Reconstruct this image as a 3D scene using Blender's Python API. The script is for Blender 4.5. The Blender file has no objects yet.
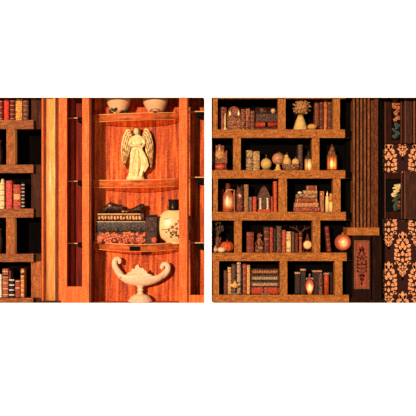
import bpy, bmesh, math, random
from mathutils import Vector, Matrix
random.seed(7)
PI = math.pi
SC = bpy.context.scene
COL = SC.collection
D, ZC = 10.0, 1.5                     # camera distance to the white wall, camera height (m)

def sy(y): return (D + y) / D
def X(px, y=0.0): return (px - 208) * .01 * sy(y)
def Z(py, y=0.0): return ZC - (py - 208) * .01 * sy(y)
def W(px, py, y=0.0): return Vector((X(px, y), y, Z(py, y)))
def U(y): return .01 * sy(y)

# ------------------------------------------------------------------ materials
def lin(c):
    f = lambda v: v / 12.92 if v <= .04045 else ((v + .055) / 1.055) ** 2.4
    return (f(c[0] / 255), f(c[1] / 255), f(c[2] / 255), 1)
MC = {}
def _base(name):
    m = bpy.data.materials.new(name); m.use_nodes = True
    nt = m.node_tree; nt.nodes.clear()
    out = nt.nodes.new('ShaderNodeOutputMaterial')
    b = nt.nodes.new('ShaderNodeBsdfPrincipled')
    nt.links.new(b.outputs[0], out.inputs[0])
    return m, nt, b, out
def _pos(nt, scale):
    g = nt.nodes.new('ShaderNodeNewGeometry'); mp = nt.nodes.new('ShaderNodeMapping')
    mp.inputs['Scale'].default_value = scale
    nt.links.new(g.outputs['Position'], mp.inputs['Vector'])
    return mp.outputs[0]
def _ramp(nt, fac, stops):
    r = nt.nodes.new('ShaderNodeValToRGB')
    e = r.color_ramp.elements
    while len(e) < len(stops): e.new(.5)
    for i, (p, c) in enumerate(stops): e[i].position = p; e[i].color = lin(c)
    nt.links.new(fac, r.inputs[0]); return r.outputs[0]
def grain(key, dark, mid, light, scale=(60, 60, 6), rough=.65, bump=.25, spec=.08, fine=110, finemix=.5):
    """wood: stretched noise plus a fine speckle"""
    if key in MC: return MC[key]
    m, nt, b, out = _base(key)
    n1 = nt.nodes.new('ShaderNodeTexNoise'); n1.inputs['Scale'].default_value = 1; n1.inputs['Detail'].default_value = 4
    nt.links.new(_pos(nt, scale), n1.inputs['Vector'])
    n2 = nt.nodes.new('ShaderNodeTexNoise'); n2.inputs['Scale'].default_value = fine; n2.inputs['Detail'].default_value = 2
    nt.links.new(_pos(nt, (1, 1, 1)), n2.inputs['Vector'])
    mx = nt.nodes.new('ShaderNodeMix'); mx.data_type = 'FLOAT'; mx.inputs[0].default_value = finemix
    nt.links.new(n1.outputs[0], mx.inputs[2]); nt.links.new(n2.outputs[0], mx.inputs[3])
    nt.links.new(_ramp(nt, mx.outputs[0], [(.34, dark), (.5, mid), (.66, light)]), b.inputs['Base Color'])
    b.inputs['Roughness'].default_value = rough
    b.inputs['Specular IOR Level'].default_value = spec
    bp = nt.nodes.new('ShaderNodeBump'); bp.inputs['Strength'].default_value = bump; bp.inputs['Distance'].default_value = .004
    nt.links.new(mx.outputs[0], bp.inputs['Height']); nt.links.new(bp.outputs[0], b.inputs['Normal'])
    MC[key] = m; return m
def shade(c, f): return tuple(max(0, min(255, int(v * f))) for v in c)
DIM = .84
def dim(c):
    hi = max(c) / 255; f = DIM + (1 - DIM) * .45 * max(0, hi - .75) * 4
    return shade(c, f)
def plain(c, rough=.5, metal=0, spec=.15, var=.3, fine=90, emit=0, raw=False):
    """leather, ceramic, wax, metal: mottled colour"""
    if not raw: c = dim(c)
    key = 'mottled_%d_%d_%d_%d_%d_%d' % (*c, rough * 100, metal * 100, emit * 100)
    if key in MC: return MC[key]
    m, nt, b, out = _base(key)
    n = nt.nodes.new('ShaderNodeTexNoise'); n.inputs['Scale'].default_value = fine; n.inputs['Detail'].default_value = 3
    nt.links.new(_pos(nt, (1, 1, 1)), n.inputs['Vector'])
    nt.links.new(_ramp(nt, n.outputs[0], [(.32, shade(c, 1 - var)), (.52, c), (.7, shade(c, 1 + var))]), b.inputs['Base Color'])
    b.inputs['Roughness'].default_value = rough; b.inputs['Metallic'].default_value = metal
    b.inputs['Specular IOR Level'].default_value = spec
    if emit:
        b.inputs['Emission Color'].default_value = lin(c); b.inputs['Emission Strength'].default_value = emit
    MC[key] = m; return m
def ornate(dark, gilt, scale=70, lo=.12, hi=.4, rough=.45):
    """tooled and carved surface: cells of gilt relief over a dark ground"""
    gilt = shade(gilt, DIM + .14); dark = shade(dark, .65)
    key = 'tooled_%d%d%d_%d%d%d_%d' % (*dark, *gilt, scale)
    if key in MC: return MC[key]
    m, nt, b, out = _base(key)
    v = nt.nodes.new('ShaderNodeTexVoronoi'); v.inputs['Scale'].default_value = scale
    nt.links.new(_pos(nt, (1, 1, 1)), v.inputs['Vector'])
    n = nt.nodes.new('ShaderNodeTexNoise'); n.inputs['Scale'].default_value = scale * .7; n.inputs['Detail'].default_value = 3
    nt.links.new(_pos(nt, (1, 1, 1)), n.inputs['Vector'])
    mu = nt.nodes.new('ShaderNodeMath'); mu.operation = 'MULTIPLY'
    nt.links.new(v.outputs['Distance'], mu.inputs[0]); nt.links.new(n.outputs[0], mu.inputs[1])
    nt.links.new(_ramp(nt, mu.outputs[0], [(lo, gilt), ((lo + hi) / 2, tuple((a + c) // 2 for a, c in zip(dark, gilt))), (hi, dark)]), b.inputs['Base Color'])
    b.inputs['Roughness'].default_value = rough; b.inputs['Specular IOR Level'].default_value = .15
    bp = nt.nodes.new('ShaderNodeBump'); bp.inputs['Strength'].default_value = .6; bp.inputs['Distance'].default_value = .006; bp.invert = True
    nt.links.new(mu.outputs[0], bp.inputs['Height']); nt.links.new(bp.outputs[0], b.inputs['Normal'])
    MC[key] = m; return m
def glow(c, core, strength, z0, z1, yf=-.045, zc=None):
    """lit lamp glass: brightest where the flame stands behind it"""
    m, nt, b, out = _base('lit_glass')
    g = nt.nodes.new('ShaderNodeTexCoord'); gr = nt.nodes.new('ShaderNodeTexGradient'); gr.gradient_type = 'SPHERICAL'
    mp = nt.nodes.new('ShaderNodeMapping'); mp.vector_type = 'TEXTURE'
    h = (z1 - z0) * .62
    mp.inputs['Location'].default_value = (0, yf, zc if zc else (z0 + z1) / 2)
    mp.inputs['Scale'].default_value = (h * .8, h * .8, h)
    nt.links.new(g.outputs['Object'], mp.inputs['Vector'])
    n = nt.nodes.new('ShaderNodeTexNoise'); n.inputs['Scale'].default_value = 90
    nt.links.new(g.outputs['Object'], n.inputs['Vector'])
    nt.links.new(mp.outputs[0], gr.inputs[0])
    ma = nt.nodes.new('ShaderNodeMath'); ma.operation = 'MULTIPLY_ADD'; ma.inputs[1].default_value = .7; ma.inputs[2].default_value = -.35
    nt.links.new(n.outputs[0], ma.inputs[0])
    ad = nt.nodes.new('ShaderNodeMath'); nt.links.new(gr.outputs[0], ad.inputs[0]); nt.links.new(ma.outputs[0], ad.inputs[1])
    col = _ramp(nt, ad.outputs[0], [(.0, shade(c, .72)), (.38, c), (.8, core)])
    nt.links.new(col, b.inputs['Emission Color'])
    b.inputs['Base Color'].default_value = lin(shade(c, .4))
    b.inputs['Emission Strength'].default_value = strength; b.inputs['Roughness'].default_value = .35
    return m

# ------------------------------------------------------------------ mesh builder
class MB:
    def __init__(s, k=1.0, origin=(0, 0, 0), rot=None):
        s.bm = bmesh.new(); s.k = k; s.o = Vector(origin); s.rot = rot or Matrix.Identity(3)
    def P(s, v):
        return s.o + s.rot @ (Vector(v) * s.k)
    def face(s, pts, mi=0):
        vs = [s.bm.verts.new(s.P(p)) for p in pts]
        f = s.bm.faces.new(vs); f.material_index = mi; return f
    def box(s, x0, x1, y0, y1, z0, z1, mi=0, bev=0):
        vs = [s.bm.verts.new(s.P((x, y, z))) for z in (z0, z1) for y in (y0, y1) for x in (x0, x1)]
        fs = [s.bm.faces.new([vs[i] for i in q]) for q in ((0, 1, 3, 2), (4, 6, 7, 5), (0, 4, 5, 1), (1, 5, 7, 3), (3, 7, 6, 2), (2, 6, 4, 0))]
        for f in fs: f.material_index = mi
        if bev:
            es = list({e for f in fs for e in f.edges})
            r = bmesh.ops.bevel(s.bm, geom=es, offset=bev * s.k, segments=2, affect='EDGES', profile=.5)
            for f in r['faces']: f.material_index = mi
    def prism(s, poly, y0, y1, mi=0, axis='y'):
        """poly in (x,z) pushed along y; axis 'z': poly in (x,y) from z=y0 to z=y1"""
        f3 = (lambda p, t: (p[0], t, p[1])) if axis == 'y' else (lambda p, t: (p[0], p[1], t))
        a = [s.bm.verts.new(s.P(f3(p, y0))) for p in poly]; b = [s.bm.verts.new(s.P(f3(p, y1))) for p in poly]
        n = len(poly); fs = [s.bm.faces.new(a), s.bm.faces.new(b[::-1])]
        for i in range(n): fs.append(s.bm.faces.new((a[i], b[i], b[(i + 1) % n], a[(i + 1) % n])))
        for f in fs: f.material_index = mi
    def loft(s, rings, cap=True, mi=0, close=True):
        R = [[s.bm.verts.new(s.P(p)) for p in r] for r in rings]
        n = len(R[0]); fs = []
        for a, b in zip(R, R[1:]):
            for i in range(n if close else n - 1):
                fs.append(s.bm.faces.new((a[i], a[(i + 1) % n], b[(i + 1) % n], b[i])))
        if cap and close: fs += [s.bm.faces.new(R[0][::-1]), s.bm.faces.new(R[-1])]
        for f in fs: f.material_index = mi; f.smooth = True
    def lathe(s, prof, c=(0, 0, 0), n=20, rib=0, amp=0, mi=0, ex=1, ey=1):
        rings = []
        for r, z in prof:
            r = max(r, .02)
            rings.append([(c[0] + ex * r * (1 - amp * abs(math.sin(rib * t / 2)) ** .5 * -1 - amp if rib else 1) * math.cos(t),
                           c[1] + ey * r * (1 + amp * abs(math.sin(rib * t / 2)) ** .5 - amp if rib else 1) * math.sin(t), c[2] + z)
                          for t in [2 * PI * i / n for i in range(n)]])
        s.loft(rings, mi=mi)
    def ball(s, c, r, n=16, mi=0, ex=1, ey=1, ez=1, rib=0, amp=0):
        s.lathe([(r * math.sin(PI * i / 10), -ez * r * math.cos(PI * i / 10)) for i in range(11)], c, n, rib, amp, mi, ex, ey)
    def tube(s, path, r, n=8, mi=0):
        path = [Vector(p) for p in path]; rr = r if isinstance(r, (list, tuple)) else [r] * len(path)
        rings = []
        for i, p in enumerate(path):
            d = (path[min(i + 1, len(path) - 1)] - path[max(i - 1, 0)]).normalized()
            up = Vector((0, 1, 0)) if abs(d.y) < .9 else Vector((1, 0, 0))
            a = d.cross(up).normalized(); b = d.cross(a)
            rings.append([p + (a * math.cos(t) + b * math.sin(t)) * rr[i] for t in [2 * PI * j / n for j in range(n)]])
        s.loft(rings, mi=mi)
    def build(s, name, mats, parent=None, smooth=False, **props):
        bm = s.bm
        bmesh.ops.remove_doubles(bm, verts=bm.verts, dist=1e-6)
        bmesh.ops.recalc_face_normals(bm, faces=bm.faces)
        off = parent_loc(parent)
        for v in bm.verts: v.co -= off
        me = bpy.data.meshes.new(name); bm.to_mesh(me); bm.free()
        for m in (mats if isinstance(mats, (list, tuple)) else [mats]): me.materials.append(m)
        if smooth:
            for p in me.polygons: p.use_smooth = True
        o = bpy.data.objects.new(name, me); COL.objects.link(o)
        if parent is not None: o.parent = parent
        for k, v in props.items(): o[k] = v
        return o
def parent_loc(p):
    v = Vector((0, 0, 0))
    while p is not None: v += p.location; p = p.parent
    return v
def thing(name, label, cat, loc, group=None):
    o = bpy.data.objects.new(name, None); COL.objects.link(o)
    o.location = loc; o.empty_display_size = .05
    o['label'] = label; o['category'] = cat
    if group: o['group'] = group
    return o
def structure(mb, name, m, **kw):
    o = mb.build(name, m, **kw); o['kind'] = 'structure'; return o

# world-space box given in photograph measures at its front depth
def fbox(mb, x0, x1, p0, p1, y0, y1, mi=0, bev=0):
    mb.box(X(x0, y0), X(x1, y0), y0, y1, Z(p1, y0), Z(p0, y0), mi, bev)

# ------------------------------------------------------------------ colours
M_wall = plain((238, 238, 238), rough=.9, spec=.05, var=.01, raw=True)
M_black = grain('shade_black_wood', (3, 2, 2), (6, 4, 3), (12, 7, 4), rough=.9, spec=.03, bump=.1)  # near-black puts the shade inside shelves and recesses into the colour
M_oakR = grain('orange_oak', (80, 38, 9), (144, 79, 27), (186, 112, 48), scale=(14, 60, 60), fine=120, finemix=.62, spec=.12, rough=.7)
M_oakRv = grain('orange_oak_upright', (80, 38, 9), (144, 81, 29), (186, 116, 52), scale=(60, 60, 14), fine=120, finemix=.62, spec=.12, rough=.7)
M_oakL = grain('brown_oak', (66, 28, 8), (124, 64, 24), (170, 100, 50), scale=(14, 60, 60), fine=110, finemix=.55, spec=.15, rough=.65)
M_oakLv = grain('brown_oak_upright', (76, 32, 8), (140, 70, 24), (184, 106, 50), scale=(60, 60, 14), fine=110, finemix=.55, spec=.15, rough=.65)
M_umber = grain('umber_wood', (24, 9, 3), (52, 22, 8), (84, 40, 16), scale=(60, 60, 6), spec=.1, rough=.7)
M_cherry = grain('cherry_wood', (162, 58, 12), (208, 90, 28), (232, 124, 58), scale=(60, 60, 5), fine=120, finemix=.6, spec=.2)
M_cherry_back = grain('red_cherry_boards', (74, 15, 2), (178, 64, 8), (228, 112, 34), scale=(34, 34, 2.6), fine=100, finemix=.35, spec=.2, bump=.15)
M_groove = grain('dark_moulding', (56, 16, 3), (98, 34, 8), (136, 56, 18), scale=(60, 60, 5), spec=.15)
M_honey = grain('honey_highlight', (196, 104, 46), (226, 146, 76), (244, 178, 108), scale=(60, 60, 5), fine=120, finemix=.45, spec=.4, rough=.35)  # pale honey carries the pilaster's highlight in its colour
M_brownR = grain('fluted_brown_wood', (44, 19, 5), (98, 50, 18), (156, 90, 40), scale=(60, 60, 16), fine=130, finemix=.6, spec=.15)
M_darkR = grain('dark_walnut', (12, 5, 3), (27, 12, 7), (48, 23, 13), scale=(60, 60, 8), fine=120, finemix=.5, spec=.03, rough=.8)
M_maroon = grain('maroon_frame_wood', (20, 6, 4), (40, 15, 9), (60, 26, 16), scale=(60, 60, 8), fine=120, finemix=.5, spec=.03, rough=.8)
M_brass = plain((196, 132, 60), rough=.35, metal=.8)
M_gilt = plain((214, 150, 74), rough=.5, spec=.5)
M_cream = plain((238, 206, 150), rough=.6, var=.14)
M_iron = plain((20, 14, 11), rough=.7, spec=.02)
M_silver = plain((150, 132, 116), rough=.4)
M_page = plain((190, 150, 96), rough=.8, var=.25)
M_paged = plain((84, 52, 28), rough=.8, var=.3)

# ------------------------------------------------------------------ the white wall with its two openings
def rrect(x0, x1, p0, p1, r, corners):
    """outline clockwise from top-left in photograph measures; corners = tuple of bool tl,tr,br,bl"""
    pts = []
    for (cx, cy, sx, sy_, a0), on in zip(((x0, p0, 1, 1, PI), (x1, p0, -1, 1, PI * 1.5), (x1, p1, -1, -1, 0), (x0, p1, 1, -1, PI / 2)), corners):
        if not on: pts.append((cx, cy)); continue
        ox, oy = cx + sx * r, cy + sy_ * r
        for i in range(6):
            a = a0 + PI / 2 * i / 5
            pts.append((ox + r * math.cos(a), oy + r * math.sin(a)))
    return pts
LX0, LX1, RX0, RX1, T, B = -10, 204.4, 211.6, 426, 97.6, 302.9
def build_wall():
    bm = bmesh.new()
    outer = [(-140, -90), (556, -90), (556, 500), (-140, 500)]
    holes = [rrect(LX0, LX1, T, B, 2.2, (0, 1, 0, 0)), rrect(RX0, RX1, T, B, 3.0, (0, 0, 0, 1))]
    loops = []
    for loop in [outer] + holes:
        vs = [bm.verts.new((X(p[0]), 0, Z(p[1]))) for p in loop]
        es = [bm.edges.new((vs[i], vs[(i + 1) % len(vs)])) for i in range(len(vs))]
        loops.append(es)
    bmesh.ops.triangle_fill(bm, use_beauty=True, use_dissolve=False, edges=[e for l in loops for e in l])
    ext = bmesh.ops.extrude_face_region(bm, geom=list(bm.faces))
    for v in [g for g in ext['geom'] if isinstance(g, bmesh.types.BMVert)]: v.co.y += .014
    bmesh.ops.recalc_face_normals(bm, faces=bm.faces)
    me = bpy.data.meshes.new('wall_front'); bm.to_mesh(me); bm.free(); me.materials.append(M_wall)
    o = bpy.data.objects.new('wall_front', me); COL.objects.link(o); o['kind'] = 'structure'
build_wall()
def recess(name, x0, x1, p0, p1, depth):  # added unseen box, keeps world light from leaking in behind the wall
    m = MB(); t = 4
    fbox(m, x0 - t, x1 + t, p0 - t, p1 + t, depth, depth + .03)
    for a in ((x0 - t, x0, p0 - t, p1 + t), (x1, x1 + t, p0 - t, p1 + t), (x0, x1, p0 - t, p0), (x0, x1, p1, p1 + t)):
        fbox(m, *a, .0145, depth)
    structure(m, name, M_black)
recess('light_block_left', -14, 206.6, 62, 309, .46)
recess('light_block_right', 209.4, 430, 92, 309, .46)

# ------------------------------------------------------------------ LEFT: bookcase
Y0 = .02
lb = thing('bookcase', 'brown oak bookcase with staggered dividers left of the glass display cabinet', 'bookcase', W(14, 308.5, .15))
m = MB(); fbox(m, -13, 41.6, 96, 308.8, .30, .32); m.build('back_panel', M_black, lb)
LSH = [(120, 129), (164.6, 173), (208.7, 217.6), (253.9, 262), (298, 305)]
for p0, p1 in LSH:
    m = MB(); fbox(m, -13, 33.4, p0, p1, Y0, .05, bev=.002); m.build('front_rail', M_oakL, lb)
    m = MB(); m.box(X(-13, Y0), X(33.4, Y0), .0502, .299, Z(p1, Y0) + .004, Z(p0, Y0)); m.box(X(33.5, .07), X(41.4, .07), .07, .299, Z(p1, Y0) + .004, Z(p0, Y0))
    m.build('shelf', M_umber, lb)  # umber puts the shade of the recessed shelf into its colour
LZ = [Z(p0, Y0) for p0, p1 in LSH]
LB = [Z(p1, Y0) + .004 for p0, p1 in LSH]
for x0, x1, i, mt in ((6.4, 14.2, 1, M_oakLv), (6.2, 13.8, 3, M_oakLv)):
    m = MB(); m.box(X(x0, .03), X(x1, .03), .03, .17, LZ[i], LB[i - 1], bev=.0015); m.build('divider', mt, lb)
    m = MB(); m.box(X(x1, .03) + .0003, X(x1, .03) + .0022, .035, .17, LZ[i], LB[i - 1]); m.build('divider_side_light', grain('pale_side_light', (230, 150, 70), (250, 186, 104), (255, 214, 140)), lb, label='pale golden painted light on the side of the divider')  # pale strip stands in for light falling on the divider's side
for i, top in ((0, Z(96)), (2, LB[1]), (4, LB[3])):
    m = MB(); m.box(X(31.2, .075), X(41.2, .075), .075, .298, LZ[i], top); m.build('upright', M_umber if i < 4 else M_oakLv, lb)  # umber in the upper bays is their shade put into the colour

# ------------------------------------------------------------------ books
BACK = {}
def book(x0, x1, top, base, label, col, bands=None, bcol=None, y=.10, depth=15, flat=False, base_z=None, zoff=0, tilt=0, group=None, pages=M_page, tool=None, name='book', lab=None, cap=None):
    """a bound book: upright with its spine out, or lying flat; measures in photograph units"""
    k = U(y); cx = (x0 + x1) / 2; w = x1 - x0; h = base - top
    root = thing(name, label, 'book', (X(cx, y), y, base_z + zoff * k), group)
    rot = Matrix.Rotation(tilt, 3, 'Y')
    th, ln = (h, w) if flat else (w, h)
    th -= .12
    if flat: f = lambda u, v, l: (l - ln / 2, v, u + th / 2 + .02)
    else: f = lambda u, v, l: (u, v, l)
    mk = lambda: MB(k, root.location, rot)
    t = min(.45, th * .14); bulge = min(1.0, th * .22)
    arc = [(th / 2 * -math.cos(a), bulge * (1 - math.sin(a))) for a in [PI * i / 8 for i in range(9)]]
    def section(sc=1, grow=0): return arc
    outer = arc + [(th / 2, depth), (th / 2 - t, depth)]
    inner = [(th / 2 - t, bulge + t)] + [(-th / 2 + t, bulge + t)]
    poly = outer + inner + [(-th / 2 + t, depth), (-th / 2, depth)]
    mt = ornate(*tool) if tool else plain(col, rough=.55, spec=.12, var=.55, fine=110)
    m = mk()
    rings = [[f(u, v, l) for u, v in poly] for l in (0, ln)]
    m.loft(rings); c = m.build('cover', mt, root)
    for p in c.data.polygons: p.use_smooth = False
    e = .35
    m = mk(); a, b = f(-th / 2 + t + .01, bulge + t + .02, e), f(th / 2 - t - .01, depth - .6, ln - e)
    m.box(min(a[0], b[0]), max(a[0], b[0]), min(a[1], b[1]), max(a[1], b[1]), min(a[2], b[2]), max(a[2], b[2])); m.build('page_block', pages, root)
    if bands:
        bm_ = plain(bcol or (206, 140, 66), rough=.45, spec=.3)
        for fr, bh in bands:
            m = mk(); l0 = ln * fr; l1 = min(ln - .05, l0 + bh)
            o2 = [(u * 1.015, v - .14) for u, v in arc]; i2 = [(u * .9, v + .15) for u, v in arc][::-1]
            m.loft([[f(u, v, l) for u, v in o2 + i2] for l in (l0, l1)])
            q = m.build('spine_band', bm_, root)
            for p in q.data.polygons: p.use_smooth = False
    if lab:
        fr, lh, lc = lab
        m = mk(); l0 = ln * fr; o2 = [(u * .93, v - .1) for u, v in arc[1:-1]]; i2 = [(u * .85, v + .15) for u, v in arc[1:-1]][::-1]
        m.loft([[f(u, v, l) for u, v in o2 + i2] for l in (l0, l0 + lh)]); q = m.build('spine_label', plain(lc), root)
        for p in q.data.polygons: p.use_smooth = False
    return root
EQ = lambda n, h=.8, a=.08, b=.9: [(a + (b - a) * i / (n - 1), h) for i in range(n)]
G = 'books in the left bookcase, top bay'
z = LZ[0]
book(-1.8, 2.6, 99, 120, 'dark red book cut off by the left picture edge, beside the bright scarlet book', (120, 34, 20), EQ(4), (190, 110, 60), base_z=z, group=G)
book(3.6, 9, 98, 120, 'bright scarlet red upright book in the top bay of the left bookcase', (226, 52, 22), EQ(3, .6), (150, 24, 10), base_z=z, group=G)
book(9.6, 14.8, 98.5, 120, 'dark maroon ribbed book between the scarlet book and the golden tan book', (92, 26, 14), EQ(5, .8), (190, 92, 50), base_z=z, group=G)
book(15.4, 22.2, 98.2, 120, 'golden tan upright book, palest in the top bay of the left bookcase', (226, 142, 58), EQ(4, .5), (160, 76, 24), base_z=z, group=G)
book(22.6, 28.4, 98.6, 120, 'dark brown mottled book right of the golden tan book', (66, 28, 14), EQ(5, .7), (150, 80, 44), base_z=z, group=G, tool=((50, 20, 10), (130, 62, 32), 90))
G = 'books in the left bookcase, middle bay'
z = LZ[2]
book(-1.5, 4.2, 183, 209, 'cream ribbed book with gold bands at the left picture edge, beside pink red book', (240, 200, 140), EQ(5, .9), (196, 120, 60), base_z=z, group=G)
book(5.6, 12, 181, 209, 'pinkish red tall book between the cream ribbed book and the shorter red one', (206, 72, 60), EQ(4, .6), (130, 34, 26), base_z=z, group=G)
book(13, 20.6, 185, 209, 'shorter red book with orange spine label, right of the pinkish red book', (186, 70, 42), EQ(4, .7), (90, 26, 14), base_z=z, group=G, lab=(.38, 5.5, (232, 150, 80)))
book(21.2, 24.6, 183, 209, 'thin black book with white bands at the right end of its row, middle left bay', (30, 16, 14), EQ(7, .9), (210, 180, 156), base_z=z, group=G)
m_ = thing('small_bust', 'small white bust peeping above the cream book at the left picture edge', 'figurine', (X(2.6, .2), .2, z))
k = U(.2); mm = MB(k, m_.location); mm.lathe([(2, 0), (2, 1), (1.1, 3), (.9, 14), (1.6, 18), (2.3, 22), (1.9, 24.5)], n=14); mm.build('bust_body', M_cream, m_)
mm = MB(k, m_.location); mm.ball((0, 0, 27.3), 2.1, ez=1.25); mm.build('bust_head', M_cream, m_)
G = 'books in the left bookcase, bottom bay'
z = LZ[4]
book(-2.5, 1.5, 275, 298, 'white book cut by the left picture edge in the bottom bay', (240, 222, 190), EQ(3, .5), (200, 170, 130), base_z=z, group=G)
book(2.2, 8.2, 269.5, 298, 'tall brown book with black label and cream bands, bottom left bay', (170, 86, 54), EQ(5, .7), (228, 170, 118), base_z=z, group=G, lab=(.68, 3, (26, 18, 20)))
book(8.4, 10.8, 271.5, 298, 'slim dull pink book rising behind the black and white banded book', (120, 62, 56), EQ(3, .5), (70, 34, 30), y=.125, base_z=z, group=G)
book(8.8, 14.2, 280, 298, 'short black book with broad white bands, bottom left bay', (38, 26, 28), EQ(4, 1.2, .1, .93), (226, 200, 180), base_z=z, group=G, y=.09, depth=3)
book(15, 20.2, 281, 298, 'short red brown book with one cream band near its top', (156, 66, 38), [(.52, .9), (.93, .6)], (236, 176, 120), base_z=z, group=G)
book(20.6, 24.2, 269.5, 298, 'tall thin tan book with black label, last in the bottom left bay', (204, 120, 66), EQ(6, .7), (244, 190, 110), base_z=z, group=G, lab=(.74, 3.2, (40, 30, 34)))
for i, (lab_, p) in enumerate((('dark brown vase half hidden at the left picture edge, left of the upper divider', 1), ('dark brown vase half hidden at the left picture edge, left of the lower divider', 3))):
    r = thing('small_vase', lab_, 'vase', (X(0, .14), .14, LZ[p])); k = U(.14)
    mm = MB(k, r.location); mm.lathe([(2, 0), (2.6, .6), (3, 6), (3.2, 14), (1.6, 19), (1.4, 22), (2, 24)], n=16); mm.build('vase_body', plain((46, 22, 12), rough=.35), r)
    mm = MB(k, r.location); mm.lathe([(2.05, 23.6), (2.3, 24.1), (2.05, 24.7)], n=16); mm.build('rim', plain((110, 54, 26)), r)

# ------------------------------------------------------------------ LEFT: glass display cabinet
dc = thing('display_cabinet', 'glowing cherry wood display cabinet with curved glass shelves and moulded pilaster', 'cabinet', W(125, 308.5, .2))
z0, z1 = Z(308.8), Z(64)
m = MB(); fbox(m, 58, 206, 66, 308.8, .335, .35); m.build('back_panel', M_cherry_back, dc)
def moulding(mb, prof, za, zb, yb, mi=None):
    pts = [(X(px, y), y) for px, y in prof] + [(X(prof[-1][0], prof[-1][1]), yb), (X(prof[0][0], prof[0][1]), yb)]
    mb.prism(pts, za, zb, axis='z')
    if mi:
        pass
m = MB(); moulding(m, [(41.6, .03), (41.9, .022), (42.6, .02), (43.3, .022), (43.8, .03)], z0, z1, .30); m.build('bead', M_cherry, dc)
m = MB(); moulding(m, [(43.8, .034), (46.6, .040)], z0, z1, .30); m.build('groove', M_groove, dc)
prof = [(46.6, .030), (47.2, .034), (47.8, .038), (48.4, .041), (49, .043), (49.6, .044), (50.2, .0438), (50.8, .0425), (51.4, .040), (52, .037), (52.6, .0335), (53.2, .030), (53.8, .0265), (54.4, .0235), (55.2, .0215)]
m = MB(); moulding(m, prof, z0, z1, .30); pf = m.build('pilaster_face', M_honey, dc, label='honey gold rounded face of the pilaster')
for p in pf.data.polygons: p.use_smooth = abs(p.normal.z) < .5 and p.center.y < .06
m = MB(); moulding(m, [(55.2, .034), (55.8, .038), (58, .038), (58.6, .032)], z0, z1, .30); m.build('groove', M_groove, dc)
m = MB(); fbox(m, 58.6, 67.0, 64, 308.8, .02, .055, bev=.002); m.build('stile', M_cherry, dc)
m = MB(); fbox(m, 82.2, 89.2, 64, 308.8, .02, .06, bev=.002); m.build('stile', M_cherry, dc)
m = MB(); fbox(m, 89.3, 91.2, 64, 308.8, .035, .334); m.build('side_panel', M_groove, dc)
m = MB(); fbox(m, 67.1, 82.1, 64, 308.8, .20, .215); m.build('side_backing', grain('wine_red_boards', (44, 6, 2), (100, 20, 6), (140, 36, 10), scale=(40, 40, 3)), dc)
m = MB(); fbox(m, 71, 74.4, 64, 308.8, .185, .1995); m.build('side_lit_strip', grain('red_lit_strip', (90, 22, 8), (150, 44, 18), (180, 70, 30), scale=(40, 40, 3)), dc)  # lighter red paints a lit strip into the side pane
m = MB(); fbox(m, 67.1, 82.1, 286.6, 308.8, .026, .06, bev=.001); m.build('bottom_rail', M_cherry, dc)
m = MB(); fbox(m, 179, 187.4, 64, 308.8, .02, .06, bev=.002); m.build('stile', M_cherry, dc)
m = MB(); fbox(m, 187.5, 188.6, 64, 308.8, .04, .12); m.build('side_panel', M_groove, dc)
m = MB(); fbox(m, 188.7, 206, 295, 308.8, .026, .06, bev=.001); m.build('bottom_rail', M_cherry, dc)
m = MB(); fbox(m, 38, 61, 300.6, 306, .016, .019); m.build('base_moulding', M_umber, dc)
m = MB(); fbox(m, 91.3, 178.9, 303.6, 308, .03, .334); m.build('floor_board', M_cherry, dc)
def amber_glass():
    mt, nt, b, out = _base('amber_glass')
    b.inputs['Base Color'].default_value = lin((236, 140, 70)); b.inputs['Roughness'].default_value = .5
    tr = nt.nodes.new('ShaderNodeBsdfTransparent'); tr.inputs[0].default_value = lin((255, 214, 170))
    mx = nt.nodes.new('ShaderNodeMixShader'); mx.inputs[0].default_value = .38
    n = nt.nodes.new('ShaderNodeTexNoise'); n.inputs['Scale'].default_value = 14; nt.links.new(_pos(nt, (1, 1, 2)), n.inputs['Vector'])
    rr = nt.nodes.new('ShaderNodeMapRange'); rr.inputs['From Min'].default_value = .35; rr.inputs['From Max'].default_value = .65; rr.inputs['To Min'].default_value = .12; rr.inputs['To Max'].default_value = .32
    nt.links.new(n.outputs[0], rr.inputs[0]); nt.links.new(rr.outputs[0], mx.inputs[0])
    nt.links.new(tr.outputs[0], mx.inputs[1]); nt.links.new(b.outputs[0], mx.inputs[2]); nt.links.new(mx.outputs[0], out.inputs[0])
    return mt
M_glass = amber_glass()
M_edge = plain((238, 172, 108), rough=.5, var=.15)
def bow_shelf(xa, xb, pl, pm, pr, thick, ends=True):
    """bow-fronted glass shelf: flat top slab with a curved front lip; pl/pm/pr = photo heights of the top edge"""
    n = 18; front = []; ZT = Z(pm, .1)
    for i in range(n + 1):
        t = i / n; s = math.sin(PI * t)
        y = .24 - .16 * s; px = xa + (xb - xa) * t
        py = pl + (pr - pl) * t + (pm - (pl + pr) / 2) * s
        front.append((X(px, y), y, Z(py, y), Z(py + thick, y)))
    # lip
    m = MB(); m.loft([[(x, y, zt), (x, y, zb), (x, y + .008, zb), (x, y + .008, zt)] for x, y, zt, zb in front]); lip = m.build('shelf', M_glass, dc, label='amber glass shelf with a bowed front')
    m = MB(); m.tube([(x, y + .003, zt) for x, y, zt, zb in front], .0042, 6); m.build('shelf_edge', M_edge, lip)
    m = MB(); m.tube([(x, y + .003, zb) for x, y, zt, zb in front], .0032, 6); m.build('shelf_edge', M_edge, lip)
    zt = min(p[2] for p in front)
    m = MB(); m.loft([[(x, y + .009, zt - .008), (x, y + .009, zt), (x, .334, zt), (x, .334, zt - .008)] for x, y, a, b in front]); m.build('glass_slab', M_glass, lip)
    return zt
S1 = bow_shelf(91.6, 178.6, 115.2, 113.2, 112.6, 7)
S2 = bow_shelf(91.6, 178.6, 180.2, 180.0, 178.8, 7.4)
S3 = bow_shelf(91.6, 178.6, 241.6, 244.6, 242.2, 7)
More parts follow.
